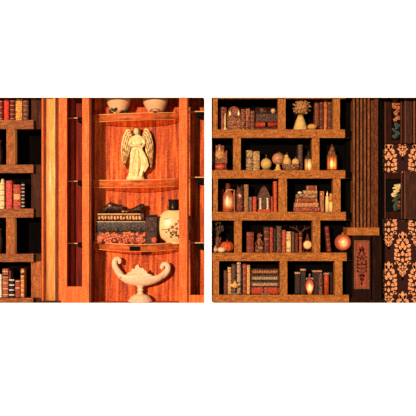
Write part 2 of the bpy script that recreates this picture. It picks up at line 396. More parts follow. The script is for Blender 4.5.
# brackets and shelf ends seen in the side panes
for (px, py) in ((200.5, 114.6), (200.5, 180.4), (200.5, 246)):
    m = MB(); fbox(m, px - 3.6, px + 3.4, py - 2.6, py + 2.6, .22, .334, bev=.003); m.build('shelf_bracket', M_iron, dc, label='black shelf bracket')
    m = MB(); fbox(m, 188.8, 204, py - 3.6, py - 2.7, .2, .334); m.build('glass_strip', M_edge, dc)
for (px, py) in ((79.6, 119.6), (79.6, 182.8), (79.6, 245)):
    m = MB(); fbox(m, px - 2, px + 2, py - 2.4, py + 2.4, .1, .199, bev=.003); m.build('shelf_bracket', M_iron, dc, label='black shelf bracket')
    m = MB(); fbox(m, 68, 77.5, py - 2, py - 1.2, .16, .199); m.build('glass_strip', M_edge, dc)
m = MB(); fbox(m, 129.6, 140, 246.6, 250.8, .066, .078, bev=.002); fbox(m, 129.6, 140, 248.4, 249.2, .063, .066); m.build('shelf_clip', M_iron, dc, label='small black clip on the lowest glass shelf')

# ------------------------------------------------------------------ LEFT: vases on the top glass shelf
def item(name, label, cat, px, y, z, group=None):
    r = thing(name, label, cat, (X(px, y), y, z), group); k = U(y)
    return r, (lambda rot=None: MB(k, r.location, rot))
PALE = plain((242, 178, 126), rough=.4, var=.1)
def petals(mb, c, r, n, ry=.35, mi=0, rot=0):
    for i in range(n):
        a = 2 * PI * i / n + rot
        mb.ball((c[0] + r * .7 * math.cos(a), c[1], c[2] + r * .7 * math.sin(a)), r * .55, n=8, mi=mi, ey=ry)
r, B_ = item('urn_vase', 'pale peach urn vase with dark green leaves, left one on the top glass shelf', 'vase', 118.6, .19, S1, 'urn vases on the top glass shelf')
m = B_(); m.lathe([(5.5, 0), (6.2, .5), (6.6, 1.2), (8.6, 5), (11, 10), (12.6, 15.5), (13, 20), (11.5, 27), (7, 32), (5, 35), (6, 38)], n=36); m.build('vase_body', PALE, r)
m = B_(); m.lathe([(6, 37.6), (6.8, 38.4), (6, 39)], n=30); m.build('rim', M_gilt, r)
m = B_()
for i in range(16):
    a = PI + PI * (i + .5) / 16 + random.uniform(-.1, .1); zz = random.uniform(1, 6); rr = 6.8 + zz * .45
    m.ball((rr * math.cos(a), rr * math.sin(a), zz), random.uniform(1.4, 2.2), n=8, ez=.7, ey=.6)
m.build('painted_leaves', ornate((24, 34, 20), (74, 70, 34), 60), r, label='dark green painted leaves')
m = B_()
for i in range(4):
    a = PI * 1.42 + i * .16; m.ball((7.6 * math.cos(a), 7.6 * math.sin(a) - .4, 1.5 + (i % 2) * 1.2), 1.2, n=8)
m.build('painted_flowers', plain((226, 130, 50)), r, label='orange painted flowers')
r, B_ = item('urn_vase', 'pale peach urn vase with brown flower spray, right one on the top glass shelf', 'vase', 155.5, .19, S1, 'urn vases on the top glass shelf')
m = B_(); m.lathe([(5.6, 0), (6.2, .5), (7, 2), (10, 6.5), (12.4, 12), (13.2, 18), (12, 26), (7, 32), (5, 35), (6, 38)], n=36); m.build('vase_body', PALE, r)
m = B_(); m.lathe([(6, 37.6), (6.8, 38.4), (6, 39)], n=30); m.build('rim', M_gilt, r)
m = B_()
for i in range(7):
    a = PI * 1.5 + (i - 3) * .2; m.tube([(7 * math.cos(PI * 1.5), -7.2, 1.2), (8.4 * math.cos(a), 8.2 * math.sin(a), 3 + 2.2 * math.cos((i - 3) * .5))], [.5, .25], 6)
    m.ball((8.6 * math.cos(a), 8.7 * math.sin(a), 3.2 + 2.2 * math.cos((i - 3) * .5)), .8, n=8)
m.build('painted_flowers', plain((150, 62, 26)), r, label='brown painted flower spray')

# ------------------------------------------------------------------ LEFT: angel statue
r, B_ = item('angel_statue', 'cream winged angel statue with folded arms on the middle glass shelf', 'statue', 137, .245, S2)
IV = plain((244, 208, 142), rough=.7, var=.12, fine=40)
def apply_mods(o):
    dg = bpy.context.evaluated_depsgraph_get(); me = bpy.data.meshes.new_from_object(o.evaluated_get(dg))
    o.modifiers.clear(); o.data = me
    for p in me.polygons: p.use_smooth = True
m = B_()
rings = []
NR = 44
for zz, cx, rx, ry, fold in ((2.2, -2.4, 7.0, 4.6, .24), (6, -1.2, 6.4, 4.4, .28), (12, .6, 7.2, 4.2, .28), (18, 1.6, 7.6, 4.2, .24), (24, 1.2, 7.2, 4.1, .18), (29, .3, 6.2, 3.7, .12), (33, -.1, 5.2, 3.2, .05), (35.6, -.2, 4.8, 3.0, .02),
                            (38, 0, 5.6, 3.3, .02), (41, .2, 6.4, 3.4, .02), (43, .3, 6.2, 3.0, 0), (44.6, .3, 3.8, 2.4, 0), (45.6, .2, 1.9, 1.8, 0), (47, 0, 1.7, 1.8, 0)):
    rings.append([(cx + rx * (1 + fold * math.sin(9 * t + zz * .12)) * math.cos(t), ry * (1 + fold * math.sin(9 * t + zz * .12)) * math.sin(t), zz) for t in [2 * PI * i / NR for i in range(NR)]])
m.loft(rings)
# head bowed to its right with face
m.ball((-.5, -1.2, 49.2), 2.9, n=16, ez=1.22, ey=1.05)
m.ball((-.9, -3.9, 48.4), .55, n=8, ez=1.2)                               # nose
m.ball((-.9, -3.3, 46.6), .9, n=8, ez=.6)                                 # chin
# arms: shoulders to hands folded at the waist
m.tube([(-5.4, -.5, 42), (-7.2, -1.6, 37.5), (-5.2, -3.6, 34.4), (-1, -4.7, 35.2)], [1.9, 1.7, 1.45, 1.0], 10)
m.tube([(6, -.5, 42), (7.4, -1.6, 37), (5.4, -3.8, 33.6), (1, -4.8, 34.6)], [1.9, 1.7, 1.45, 1.0], 10)
m.ball((0, -5.1, 35), 1.35, n=10, ex=1.5)
# drapery falling from its left hip
m.tube([(4, -3.6, 32), (7, -3.4, 25), (8.4, -3, 17), (7.6, -2.4, 9)], [1.2, 2.2, 2.8, .6], 10)
m.tube([(5, -4, 30), (9.4, -3.6, 22), (10.6, -3, 15), (8.4, -2.6, 9)], [.6, 1.3, 1.7, .4], 8)
m.tube([(-2, -3.8, 31), (-4, -4, 20), (-5.6, -4, 8)], [.9, 1.3, 1.5], 8)
m.tube([(1, -4, 30), (1.4, -4.8, 20), (.6, -4.6, 8)], [.8, 1.2, 1.4], 8)
body = m.build('figure', IV, r, smooth=True)
md = body.modifiers.new('remesh', 'REMESH'); md.mode = 'VOXEL'; md.voxel_size = .0034; md.use_smooth_shade = True
ms = body.modifiers.new('smooth', 'SMOOTH'); ms.iterations = 1; ms.factor = .5
apply_mods(body)
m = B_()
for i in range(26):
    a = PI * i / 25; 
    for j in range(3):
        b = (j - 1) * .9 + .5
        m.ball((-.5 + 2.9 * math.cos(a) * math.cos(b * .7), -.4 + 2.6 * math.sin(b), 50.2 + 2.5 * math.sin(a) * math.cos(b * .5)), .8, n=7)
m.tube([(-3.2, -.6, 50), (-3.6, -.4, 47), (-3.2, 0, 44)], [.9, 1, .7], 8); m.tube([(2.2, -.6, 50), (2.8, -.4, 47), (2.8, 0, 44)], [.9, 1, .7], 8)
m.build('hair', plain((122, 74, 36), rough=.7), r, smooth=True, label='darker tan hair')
m = B_(); m.tube([(5.3 * math.cos(t), 3.4 * math.sin(t), 35.4 + .3 * math.cos(3 * t)) for t in [2 * PI * i / 24 for i in range(25)]], .45, 6); m.build('sash', plain((110, 80, 44)), r)
def wing(side):
    m = B_()
    if side < 0:
        out = [(-4, 43), (-5.5, 49), (-8, 52), (-11, 51), (-14, 45), (-15.8, 37), (-16, 29), (-15, 21), (-14.2, 14.5), (-13.2, 13)]
        inn = [(-4, 40), (-5, 42), (-6, 41), (-6.2, 37), (-6.6, 32), (-7.6, 28.4), (-9, 24), (-10.2, 20.6), (-11.6, 16), (-12.4, 13)]
    else:
        out = [(5, 43), (6, 49), (8, 52.6), (11, 52), (14, 46), (16, 38), (16.2, 30), (15.8, 22), (15.2, 16), (14.4, 13)]
        inn = [(5, 40), (6, 42), (6.8, 40), (7.2, 36), (8, 32), (9, 28), (10.2, 24), (11.4, 20), (12.6, 16), (13.4, 13)]
    n = len(out); rings = []
    for i in range(n):
        (xo, zo), (xi, zi) = out[i], inn[i]; t = i / (n - 1)
        yb = 2.2 - 1.2 * math.sin(PI * t); th = 1.5 * (1 - t) + .5
        row = []
        for j in range(7):
            s = j / 6; row.append((xo + (xi - xo) * s, yb - th * math.sin(PI * s) - .4 * math.sin(6 * PI * s), zo + (zi - zo) * s))
        for j in range(6, -1, -1):
            s = j / 6; row.append((xo + (xi - xo) * s, yb + .8, zo + (zi - zo) * s))
        rings.append(row)
    m.loft(rings)
    w = m.build('wing', IV, r, smooth=True)
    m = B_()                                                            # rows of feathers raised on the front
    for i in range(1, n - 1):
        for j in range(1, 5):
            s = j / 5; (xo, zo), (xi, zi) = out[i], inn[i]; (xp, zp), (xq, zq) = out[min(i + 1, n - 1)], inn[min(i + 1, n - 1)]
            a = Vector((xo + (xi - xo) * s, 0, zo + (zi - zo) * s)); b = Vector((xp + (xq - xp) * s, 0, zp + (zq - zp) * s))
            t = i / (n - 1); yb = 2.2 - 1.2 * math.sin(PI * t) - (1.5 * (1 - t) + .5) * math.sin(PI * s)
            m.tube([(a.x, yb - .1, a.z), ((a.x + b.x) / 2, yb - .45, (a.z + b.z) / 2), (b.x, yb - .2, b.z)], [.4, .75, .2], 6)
    m.build('feathers', plain((196, 140, 78), rough=.7, var=.4, fine=60), w, smooth=True)  # darker tan stands in for the shade inside the wings
wing(-1); wing(1)
m = B_(); m.lathe([(8.8, 0), (9.2, .5), (9.2, 2.6), (8.6, 3.2), (8.2, 3.8), (7.4, 5)], (-1.6, 0, 0), n=28, ey=.62); m.build('base', IV, r)

# ------------------------------------------------------------------ LEFT: stack of books, ornaments, box and moon vase on the lowest shelf
G = 'large books stacked on the lowest glass shelf'
Yb = .16; k = U(Yb); hgt = 0
rose = ((90, 16, 8), (226, 104, 52), 36, .1, .36)
b1 = book(95.4, 145.4, 231.6, 244, 'thick book with red and peach floral cover at the bottom of the cabinet stack', (160, 50, 30), flat=True, base_z=S3, y=Yb, depth=14, group=G, tool=rose, pages=M_page)
random.seed(3)
M_rose = ornate((150, 34, 18), (236, 128, 76), 70)
for fx, fz, fr in ((-20, 5, 3.2), (-12, 4, 3.6), (-6, 9, 2.4), (0, 5, 3.2), (10, 8.4, 3.6), (-15, 8, 2), (4, 3, 2), (20, 4, 3)):
    m = MB(k, b1.location); petals(m, (fx, .1, fz), fr, 5, .25, rot=random.random()); m.ball((fx, 0, fz), fr * .4, n=8); m.build('cover_rose', M_rose, b1, label='raised red rose on the spine')
b2 = book(96, 145.6, 220.4, 231.4, 'thick black book with grey top line, second from bottom of the cabinet stack', (36, 32, 26), flat=True, base_z=S3, zoff=12.4, y=Yb, depth=14, group=G, tool=((16, 13, 10), (84, 62, 40), 60))
m = MB(k, b2.location); m.box(-24.6, 24.6, -.3, .6, 9.6, 10.7, bev=.2); m.build('cover_edge', plain((196, 160, 126)), b2, label='pale grey front edge of the cover')
b3 = book(97, 143.6, 212.2, 220, 'black book with row of gilt letters-like scrolls, top of the cabinet stack', (40, 16, 10), flat=True, base_z=S3, zoff=23.5, y=Yb, depth=14, group=G, tool=((34, 12, 8), (96, 36, 18), 70))
b3['label'] = 'black book with gilt scrollwork spine, uppermost of the cabinet stack'
m = MB(k, b3.location)
for i in range(14):
    x = -21 + i * 3.1; m.ball((x, .0, 3 + random.uniform(-.5, .5)), 1.1, n=8, ez=random.uniform(1.2, 2), ey=.3)
    if i % 2: m.ball((x + .8, -.05, 2), .8, n=8, ey=.3)
m.box(-22.6, 20, -.25, .5, 6.2, 7.3, bev=.2)
m.build('gilt_scrolls', plain((232, 160, 86)), b3, label='gilt scrollwork')
zt = 31.6
def knobbly(name, label, px, prof, hl, mat):
    rr, BB = item(name, label, 'ornament', px, Yb + .06, S3 + zt * k)
    m = BB(); rings = []
    for x, h, d in prof:
        rings.append([(x, d * math.cos(t), max(0, h / 2 + h / 2 * math.sin(t))) for t in [2 * PI * i / 14 for i in range(14)]])
    m.loft(rings)
    for _ in range(46):
        q = random.randrange(len(prof) - 1); f = random.random()
        x, h, d = [a + (b - a) * f for a, b in zip(prof[q], prof[q + 1])]; t = PI + random.uniform(0, PI) * 1.0 - PI / 2 * .2
        sz = min(random.uniform(.7, 1.5), h * .35 + .2); zz = h * random.uniform(.25, .98)
        m.ball((x, -d * random.uniform(.5, .95), max(sz * .6, zz - sz * .5)), sz, n=7, ex=random.uniform(.8, 1.8), ez=.7)
    m.build('carved_body', mat, rr, smooth=True)
    m = BB()
    for x, y, zz, q in hl: m.ball((x, y, zz), q, n=10, ez=.7, ex=1.3)
    m.build('pale_knot', plain((222, 160, 112)), rr, label='small pale knot')
    return rr
DK = ornate((18, 13, 8), (74, 44, 22), 45)
knobbly('gnarled_ornament', 'dark gnarled wood ornament with pale knot on left of the book stack', 112,
        [(-13, 1.4, 2), (-11.5, 3, 3), (-9, 3.4, 3.6), (-8, 6.2, 4), (-5, 8.6, 4.4), (-1.5, 11, 4.4), (1.5, 9.8, 4.2), (6, 8.4, 4), (10, 8, 3.6), (12.6, 5, 3), (13.4, 2, 2)], [(-1.8, -3.6, 7, 1.5), (11.4, -3.2, 1.2, 1.2)], DK)
knobbly('fan_ornament', 'dark wedge shaped ornament rising to a point on right of the book stack', 135,
        [(-9, 1.5, 2), (-7, 3, 2.6), (-3, 4.6, 3), (1, 6.4, 3.2), (5, 8.8, 3), (7.4, 9.4, 2.4), (8.8, 8.8, 1.4)], [(-8.4, -2, 1, 1)], ornate((16, 11, 8), (84, 44, 24), 60))
r, B_ = item('lacquer_box', 'tall black lacquer box with faint red flowers between book stack and moon vase', 'box', 151.6, .17, S3)
m = B_(); m.box(-5.6, 5.6, -4, 6, 0, 27.4, bev=.4); m.build('box_body', ornate((14, 8, 5), (84, 32, 14), 50), r)
m = B_(); m.box(-5.9, 5.9, -4.4, 6.4, 27.5, 29.6, bev=.4); m.build('box_lid', plain((22, 16, 12), rough=.3), r)
for fx, fz, fr in ((2.6, 4.4, 2.3), (1, 15, 1.2), (-2, 21, 1.1)):
    m = B_(); petals(m, (fx, -4.1, fz), fr, 5, .2); m.build('painted_flower', plain((222, 92, 46) if fz < 10 else (120, 48, 26)), r, label='red painted flower')
r, B_ = item('moon_vase', 'round cream moon vase with painted blossoms and black neck behind right stile', 'vase', 173.6, .235, S3)
k = U(.235)
m = B_()
R = 17.2
m.lathe([(7, 0), (7.4, .8)] + [(R * math.sin(a), 18 - R * math.cos(a)) for a in [.46 + (2.75 - .46) * i / 18 for i in range(19)]], n=40, ey=.42); m.build('vase_body', plain((238, 196, 132), rough=.35, var=.08, spec=.3), r)
m = B_(); m.lathe([(5.2, 33.8), (4.8, 36), (4.8, 42.5), (5.6, 44), (5.6, 44.6)], n=24, ey=.8); m.build('neck', plain((34, 20, 14), rough=.3), r, label='black neck of the vase')
def onsphere(x, zz): return -.42 * math.sqrt(max(0, R * R - x * x - (zz - 18) ** 2)) - .1
m = B_()
for x, zz, q in ((-1, 17, 1.5), (2.6, 20, 1.2), (-4.4, 14, 1.2), (3.4, 15.6, 1.4), (0, 12.6, 1.3), (5, 23, .9), (-7, 12, .9)):
    petals(m, (x, onsphere(x, zz), zz), q, 5, .2, rot=x)
m.build('painted_flowers', plain((176, 92, 52)), r, label='brown pink painted blossoms')
m = B_()
for i in range(15):
    x = -7 + 13 * random.random(); zz = 6 + 7 * random.random(); m.ball((x, onsphere(x, zz) + .05, zz), random.uniform(.8, 1.6), n=8, ey=.2, ez=.6)
m.tube([(x, onsphere(x, zz), zz) for x, zz in ((-12, 14.2), (-8, 14.8), (-4, 15.6), (1, 18), (5, 21.6))], .3, 5)
m.tube([(x, onsphere(x, zz), zz) for x, zz in ((-9, 25), (-6, 25.6), (-3.6, 26.4))], .25, 5)
m.build('painted_leaves', plain((86, 60, 24)), r, label='olive painted leaves')

# ------------------------------------------------------------------ LEFT: boat shaped urn
r, B_ = item('boat_urn', 'cream boat shaped urn with scrolled ends on a round foot at cabinet bottom', 'urn', 140.4, .235, Z(303.6, .03))
CR = plain((246, 196, 152), rough=.5, var=.06, fine=50)
m = B_()
st = [(-27.4, 37.2, 33.6, 2.0), (-25, 33.6, 27.6, 3.2), (-21, 29.4, 22.6, 4.8), (-16, 27.2, 18.8, 6.4), (-10, 27.4, 16.4, 7.6), (-4, 28.6, 15.4, 8), (2, 28.4, 15.2, 8), (8, 27.2, 16, 7.6), (14, 26, 17.8, 6.8), (20, 27, 20.6, 5.2), (24, 29.4, 24, 3.8), (26.6, 32, 27.6, 2.6)]
rings = []
for x, zt_, zb, d in st:
    h = zt_ - zb; ring = []
    for i in range(13):
        a = PI * i / 12; ring.append((x, -d * math.cos(a), zt_ - h * math.sin(a) ** .8 if 0 < i < 12 else zt_))
    for i in range(12, -1, -1):
        a = PI * i / 12; ring.append((x, -d * .84 * math.cos(a), zt_ - h * .72 * math.sin(a) ** .8 if 0 < i < 12 else zt_ + .1))
    rings.append(ring)
m.loft(rings); m.build('bowl', CR, r, smooth=True)
def volute(path, rad):
    m = B_(); pts = [Vector((p[0], 0, p[1])) for p in path]; fine = []; fr = []
    for i in range(len(pts) - 1):
        p0, p1, p2, p3 = pts[max(i - 1, 0)], pts[i], pts[i + 1], pts[min(i + 2, len(pts) - 1)]
        for q in range(5):
            t = q / 5
            fine.append(.5 * ((2 * p1) + (p2 - p0) * t + (2 * p0 - 5 * p1 + 4 * p2 - p3) * t * t + (3 * p1 - p0 - 3 * p2 + p3) * t ** 3)); fr.append(rad[i] + (rad[i + 1] - rad[i]) * t)
    fine.append(pts[-1]); fr.append(rad[-1])
    m.tube(fine, fr, 14); m.ball(fine[-1], rad[-1] * 1.1, n=12)
    m.build('scroll', CR, r, smooth=True)
volute([(-18, 26), (-22.6, 30.6), (-25.6, 36), (-25.6, 41), (-23, 43), (-20.6, 41.4), (-20.8, 39.4)], [2.6, 3.2, 3, 2.6, 2.3, 2, 1.6])
volute([(17, 23.6), (22.6, 26.4), (26.6, 30.6), (27.6, 35), (25.4, 37.6), (22.4, 36.8), (21.4, 34.2)], [2.8, 3.4, 3.2, 2.8, 2.6, 2.2, 1.8])
def crest(y, s, sh):
    m = B_(); leaf = [(-11, 28), (-7, 29.2), (-5.4, 32.6), (-3, 32.2), (-1.6, 35.6), (.8, 36.8), (2, 33.8), (4.4, 33), (5.6, 30), (9, 28.6), (12, 27.6), (4, 25.4), (-4, 25.6)]
    m.prism([(p[0] * s + sh, 25.6 + (p[1] - 25.6) * s) for p in leaf], y, y + .9); m.build('leaf_crest', CR, r)
crest(6.4, 1, -3.4); crest(-7.9, .78, 2.6)
m = B_()
for x in (-18, -12, 9, 14, 19): m.tube([(x - 3, -7.3 + abs(x) * .12, 21.6 + abs(x) * .12), (x, -7.2 + abs(x) * .12, 22.6 + abs(x) * .14), (x + 2.6, -7.0 + abs(x) * .13, 21.4 + abs(x) * .2)], [.2, .5, .2], 6)
m.build('relief_scrolls', plain((196, 132, 88)), r, label='tan relief scrolls along the bowl')
m = B_(); m.lathe([(4.6, 16.2), (3.4, 15), (2.6, 13.2), (3.2, 12.4), (3.4, 11.4), (2.4, 10.4), (3, 8.6), (4.4, 7.6)], n=24); m.build('stem', CR, r, smooth=True)
m = B_(); m.lathe([(4.6, 7.5), (7.6, 6.6), (10.2, 4.2), (11.4, 2), (12.2, 1.8), (12.4, .8), (12.2, 0)], n=36, ey=.8, rib=12, amp=.05); m.build('foot', CR, r, smooth=True)

# ------------------------------------------------------------------ RIGHT: bookcase
DIM = .75
rb = thing('bookcase', 'orange oak bookcase with shade-black interior, filling most of the right opening', 'bookcase', W(280, 308.5, .15))
RSH = [(129.4, 137.9), (170.2, 178.5), (211.9, 220.4), (252.7, 261.0), (294.8, 302.6)]
m = MB(); fbox(m, 209.8, 351.4, 93, 308.8, .30, .32); m.build('back_panel', M_black, rb)
m = MB(); fbox(m, 346, 351.6, 93, 308.8, .16, .30); m.build('side_panel', M_black, rb)
m = MB(); fbox(m, 209.8, 346, 93, 98.7, Y0, .05); m.build('front_rail', M_oakR, rb)
for i, (p0, p1) in enumerate(RSH):
    xe = (345, 345.4, 346, 346.8, 349)[i]
    m = MB(); fbox(m, 209.8, xe, p0, p1, Y0, .05, bev=.002); m.build('front_rail', M_oakR, rb)
    m = MB(); m.box(X(209.8), X(351), .0502, .299, Z(p1, Y0) + .004, Z(p0, Y0)); m.build('shelf', M_black, rb, label='shelf board blackened as shade')
    m = MB(); m.box(X(xe, .05) - .02, X(351.2, .05), .052, .06, Z(p1, Y0), Z(p1, Y0) + .006); m.build('edge_strip', M_umber, rb)
RZ = [Z(p0, Y0) for p0, p1 in RSH]
RB = [Z(98.7, Y0)] + [Z(p1, Y0) + .004 for p0, p1 in RSH]
for row, xs in enumerate((((212.8, 217.6), (278, 285.6), (333, 340)), ((233.2, 240.8), (312, 319.4)), ((213, 217.8), (278.6, 287), (333.2, 340.6)), ((234.2, 241.8), (312.6, 320.2)), ((212.4, 219), (280, 287.4), (334.8, 342.4)))):
    for x0, x1 in xs:
        m = MB(); m.box(X(x0, .03), X(x1, .03), .03, .16, RZ[row], RB[row], bev=.0015); m.build('divider', M_oakRv, rb)

# small tools for ornaments on the right shelves (row 0..4)
def itm(name, label, cat, px, row, y=.1, group=None, zoff=0):
    return item(name, label, cat, px, y, RZ[row] + zoff * U(y), group)
def rbook(row, x0, x1, top, label, col, *a, **kw):
    base = RSH[row][0]; kw.setdefault('pages', M_paged)
    return book(x0, x1, top, base, label, col, *a, base_z=RZ[row], **kw)

# ---- row 0 (top)
G = 'upright books on the top right shelf'
rbook(0, 218.6, 226.6, 106.4, 'carved dark brown book with reddish head at left end of top right shelf', (96, 44, 24), tool=((58, 24, 12), (176, 84, 44), 70), group=G, y=.13)
r, B_ = itm('candlestick', 'slim cream candle on small round foot in front of the carved book', 'candle', 225.2, 0, .09)
m = B_(); m.lathe([(2.6, 0), (2.7, .5), (1.6, 1.2), (.8, 2), (1.3, 2.6)], n=16); m.build('foot', M_cream, r)
m = B_(); m.lathe([(.95, 2.7), (.95, 14.4)], n=12); m.build('candle', plain((236, 200, 130)), r)
m = B_(); m.lathe([(.1, 14.4), (.45, 15.2), (.05, 16.8)], n=8); m.build('flame_tip', plain((250, 214, 140), emit=.4), r)
r, B_ = itm('mantel_shrine', 'carved brown arched shrine with two candle flames on the top right shelf', 'ornament', 234, 0, .11)
m = B_(); m.prism([(-6.6, 0), (6.6, 0), (6.6, 14), (6, 19), (3.6, 22.6), (0, 24), (-3.6, 22.6), (-6, 19), (-6.6, 14)], 0, 6); m.build('arched_body', ornate((58, 26, 12), (190, 104, 52), 75), r)
m = B_(); m.tube([(5.8 * math.cos(a), -.2, 15.6 + 7.4 * math.sin(a)) for a in [PI * i / 14 for i in range(15)]], .75, 7); m.build('arch_moulding', plain((166, 84, 42)), r)
for s in (-4, 4.6):
    m = B_(); m.lathe([(1.1, 12.5), (.9, 13), (.9, 14.2)], (s, -1, 0), n=10); c = m.build('candle_cup', M_brass, r)
    m = B_(); m.lathe([(.1, 14.2), (1, 15.8), (.7, 17.6), (.05, 19.4)], (s, -1, 0), n=10); m.build('flame', plain((255, 214, 140), emit=.6), c, label='pale candle flame')
m = B_(); m.lathe([(2.6, -.5), (2.2, .4), (.4, .7)], (0, 0, 0), n=16)
bmesh.ops.rotate(m.bm, verts=m.bm.verts, cent=m.P((0, 0, 0)), matrix=Matrix.Rotation(PI / 2, 3, 'X')); bmesh.ops.translate(m.bm, verts=m.bm.verts, vec=Vector((0, -.004, 8 * m.k)))
m.build('rosette', plain((186, 110, 56)), r)
rbook(0, 241, 245.4, 108.6, 'brown tooled book just right of the arched shrine', (110, 54, 26), tool=((64, 30, 14), (170, 92, 44), 80), group=G)
rbook(0, 245.6, 250.2, 108, 'red brown tooled book with ruddy highlight, second right of the arched shrine', (130, 60, 32), tool=((76, 34, 16), (196, 100, 56), 70), group=G)
rbook(0, 250.4, 254.8, 110, 'slim brown book standing beside the dark chest and red scroll', (116, 60, 30), EQ(5, .6), (166, 96, 50), group=G)
rbook(0, 255.4, 277.6, 126.4, 'dark brown book lying flat under the red scroll on the top right shelf', (62, 30, 16), flat=True, tool=((40, 18, 10), (110, 56, 30), 70))
r, B_ = itm('leather_scroll', 'red rolled leather scroll tied with a black strap below the dark chest', 'scroll', 266.5, 0, .11, zoff=3.1)
m = B_(); m.tube([(-11, 2.6, 2.55), (11, 2.6, 2.55)], 2.5, 16); m.build('roll', plain((204, 64, 32), rough=.5), r)
m = B_(); m.tube([(-1.4, 2.6, 2.6), (1.4, 2.6, 2.6)], 2.62, 16); m.ball((0, 0, 2.6), 1, n=8); m.build('strap', M_iron, r)
r, B_ = itm('treasure_chest', 'dark carved chest with a cream rose on its lid beside the divider', 'chest', 266.5, 0, .13, zoff=8.2)
m = B_(); m.box(-10.8, 10.8, 0, 10, 0, 8.6, bev=.3); m.build('chest_body', ornate((22, 13, 9), (104, 58, 28), 75), r)
m = B_(); m.loft([[(x, 5 - 5.2 * math.cos(a), 8.7 + 6.4 * math.sin(a)) for a in [PI * i / 10 for i in range(11)]] for x in (-11, 11)]); m.build('lid', ornate((20, 12, 9), (84, 42, 22), 75), r)
m = B_(); petals(m, (6.6, -1, 11), 2, 6, .5); m.ball((6.6, -1.4, 11), 1.6, n=10); m.build('rose', plain((234, 178, 116)), r, label='cream rose')
m = B_(); petals(m, (-4.6, -.7, 12), 1.4, 5, .5); petals(m, (-2.2, -.4, 6.6), .9, 5, .5); m.build('red_blossom', plain((176, 76, 44)), r, label='small red blossoms')
r, B_ = itm('dried_flower_vase', 'cream conical vase holding a spiky dried flower ball on the top right shelf', 'vase', 300.4, 0, .11)
m = B_(); m.lathe([(7, 0), (7.3, .5), (6.4, 3.4), (5, 8), (3.4, 12), (2.6, 14)], n=24); m.build('vase_body', plain((232, 182, 100), rough=.6, var=.2), r)
m = B_(); m.lathe([(2.4, 13.9), (3, 14.6), (2.5, 15.2)], n=20); m.build('rim', plain((196, 140, 66)), r)
m = B_(); random.seed(12)
m.ball((1.2, 1, 22.6), 7, n=14)
for i in range(90):
    a = random.uniform(0, 2 * PI); b = math.acos(random.uniform(-.8, 1)); d = Vector((math.sin(b) * math.cos(a), math.sin(b) * math.sin(a), math.cos(b)))
    L = random.uniform(7.4, 9.6); c = Vector((1.2, 1, 22.6)); m.tube([c + d * 6, c + d * L * .85, c + d * L], [.5, .7, .3], 5)
    if i % 3 == 0: m.ball(c + d * L, .75, n=6)
m.build('dried_flower', ornate((96, 50, 20), (236, 166, 96), 110, .1, .42), r, smooth=True)
m = B_(); m.tube([(0, 0, 15), (.6, .6, 18), (1, 1, 20)], .7, 6); m.build('stem', plain((110, 66, 24)), r)
r, B_ = itm('gourd', 'small cream gourd lying right of the dried flower vase', 'gourd', 312, 0, .1)
m = B_(); m.ball((0, 0, 3.1), 3.6, n=24, ex=1.35, ez=.86, rib=8, amp=.1); m.build('flesh', plain((226, 160, 78), var=.15), r, smooth=True)
m = B_(); m.tube([(3.2, 0, 5), (4.6, -.2, 5.6), (5.2, -.2, 5.2)], [.7, .5, .4], 6); m.build('stem', plain((150, 90, 40)), r)
G = 'tall brown books at the right end of the top right shelf'
rbook(0, 314.6, 319.4, 100, 'tall red brown book rising behind the cream gourd', (140, 64, 28), EQ(4, .5), (96, 40, 16), y=.16, group=G)
rbook(0, 319.6, 323.8, 99.4, 'tall dark brown book left of the bright orange spine, top right shelf', (104, 46, 20), EQ(4, .5), (150, 74, 34), y=.14, group=G)
rbook(0, 324, 327.4, 99, 'tall slim book with bright orange spine on the top right shelf', (206, 104, 44), EQ(3, .5), (150, 64, 24), y=.13, group=G)
rbook(0, 327.6, 332.6, 99.8, 'tall dull brown book touching the last divider of the top right shelf', (96, 48, 24), EQ(4, .5), (140, 74, 36), y=.13, group=G)

# ---- row 1
r, B_ = itm('mantel_clock', 'ornate red brown mantel clock with gold medallion at left end of second shelf', 'clock', 219.6, 1, .11)
BR = ornate((70, 22, 12), (176, 88, 44), 80)
m = B_(); m.box(-7, 7.4, -1, 7, 6.8, 18, bev=.6); m.prism([(-4.4, 18), (4.6, 18), (4.2, 25), (2, 25.4), (0, 26.4), (-2, 25.4), (-4.4, 25)], 0, 6); m.build('clock_case', BR, r)
m = B_(); m.ball((0, -.6, 16), 4.4, n=20, ey=.3); m.build('medallion', ornate((150, 76, 30), (236, 170, 90), 110, .1, .5), r, label='gold medallion')
m = B_(); m.lathe([(1.4, 19.4), (1.6, 21), (.9, 23), (.2, 24.6)], (0, -1, 0), n=12); m.build('finial', M_gilt, r)
m = B_(); m.box(-7.4, 7.8, -2, 7, 0, 1.6, bev=.3); m.box(-6.8, 7.2, -1.4, 7, 1.6, 6.7, bev=1.2); m.build('base', plain((140, 44, 24)), r)
m = B_(); m.ball((.4, -1.6, 3.6), 4.6, n=16, ey=.35, ez=.55); m.build('red_boss', plain((220, 84, 40)), r, label='bright red boss on the base')
for s in (-6.6, 6.8):
    m = B_(); m.lathe([(1, 7), (1, 8), (.7, 9), (.9, 13), (.7, 17), (1.1, 18), (.8, 19.4), (.1, 20.4)], (s, -1.6, 0), n=10); m.build('column', plain((168, 92, 46)), r)
G = 'tan carved books on the second right shelf'
rbook(1, 246.2, 252.8, 150, 'tan carved book with knobbly cover, left of the pair near cream ball ornament', (150, 110, 66), tool=((90, 58, 28), (206, 158, 98), 75), group=G)
m_ = rbook(1, 253, 259.8, 151, 'smoother pale tan book, right of the pair near the cream ball ornament', (196, 146, 84), EQ(3, .6), (150, 100, 52), group=G)
r, B_ = itm('ball_ornament', 'cream gold ball ornament with small stem on the second right shelf', 'ornament', 266.2, 1, .1)
m = B_(); m.ball((0, 0, 6.6), 5.6, n=24, rib=10, amp=.04); m.build('ball', plain((228, 176, 96), rough=.35, var=.2), r, smooth=True)
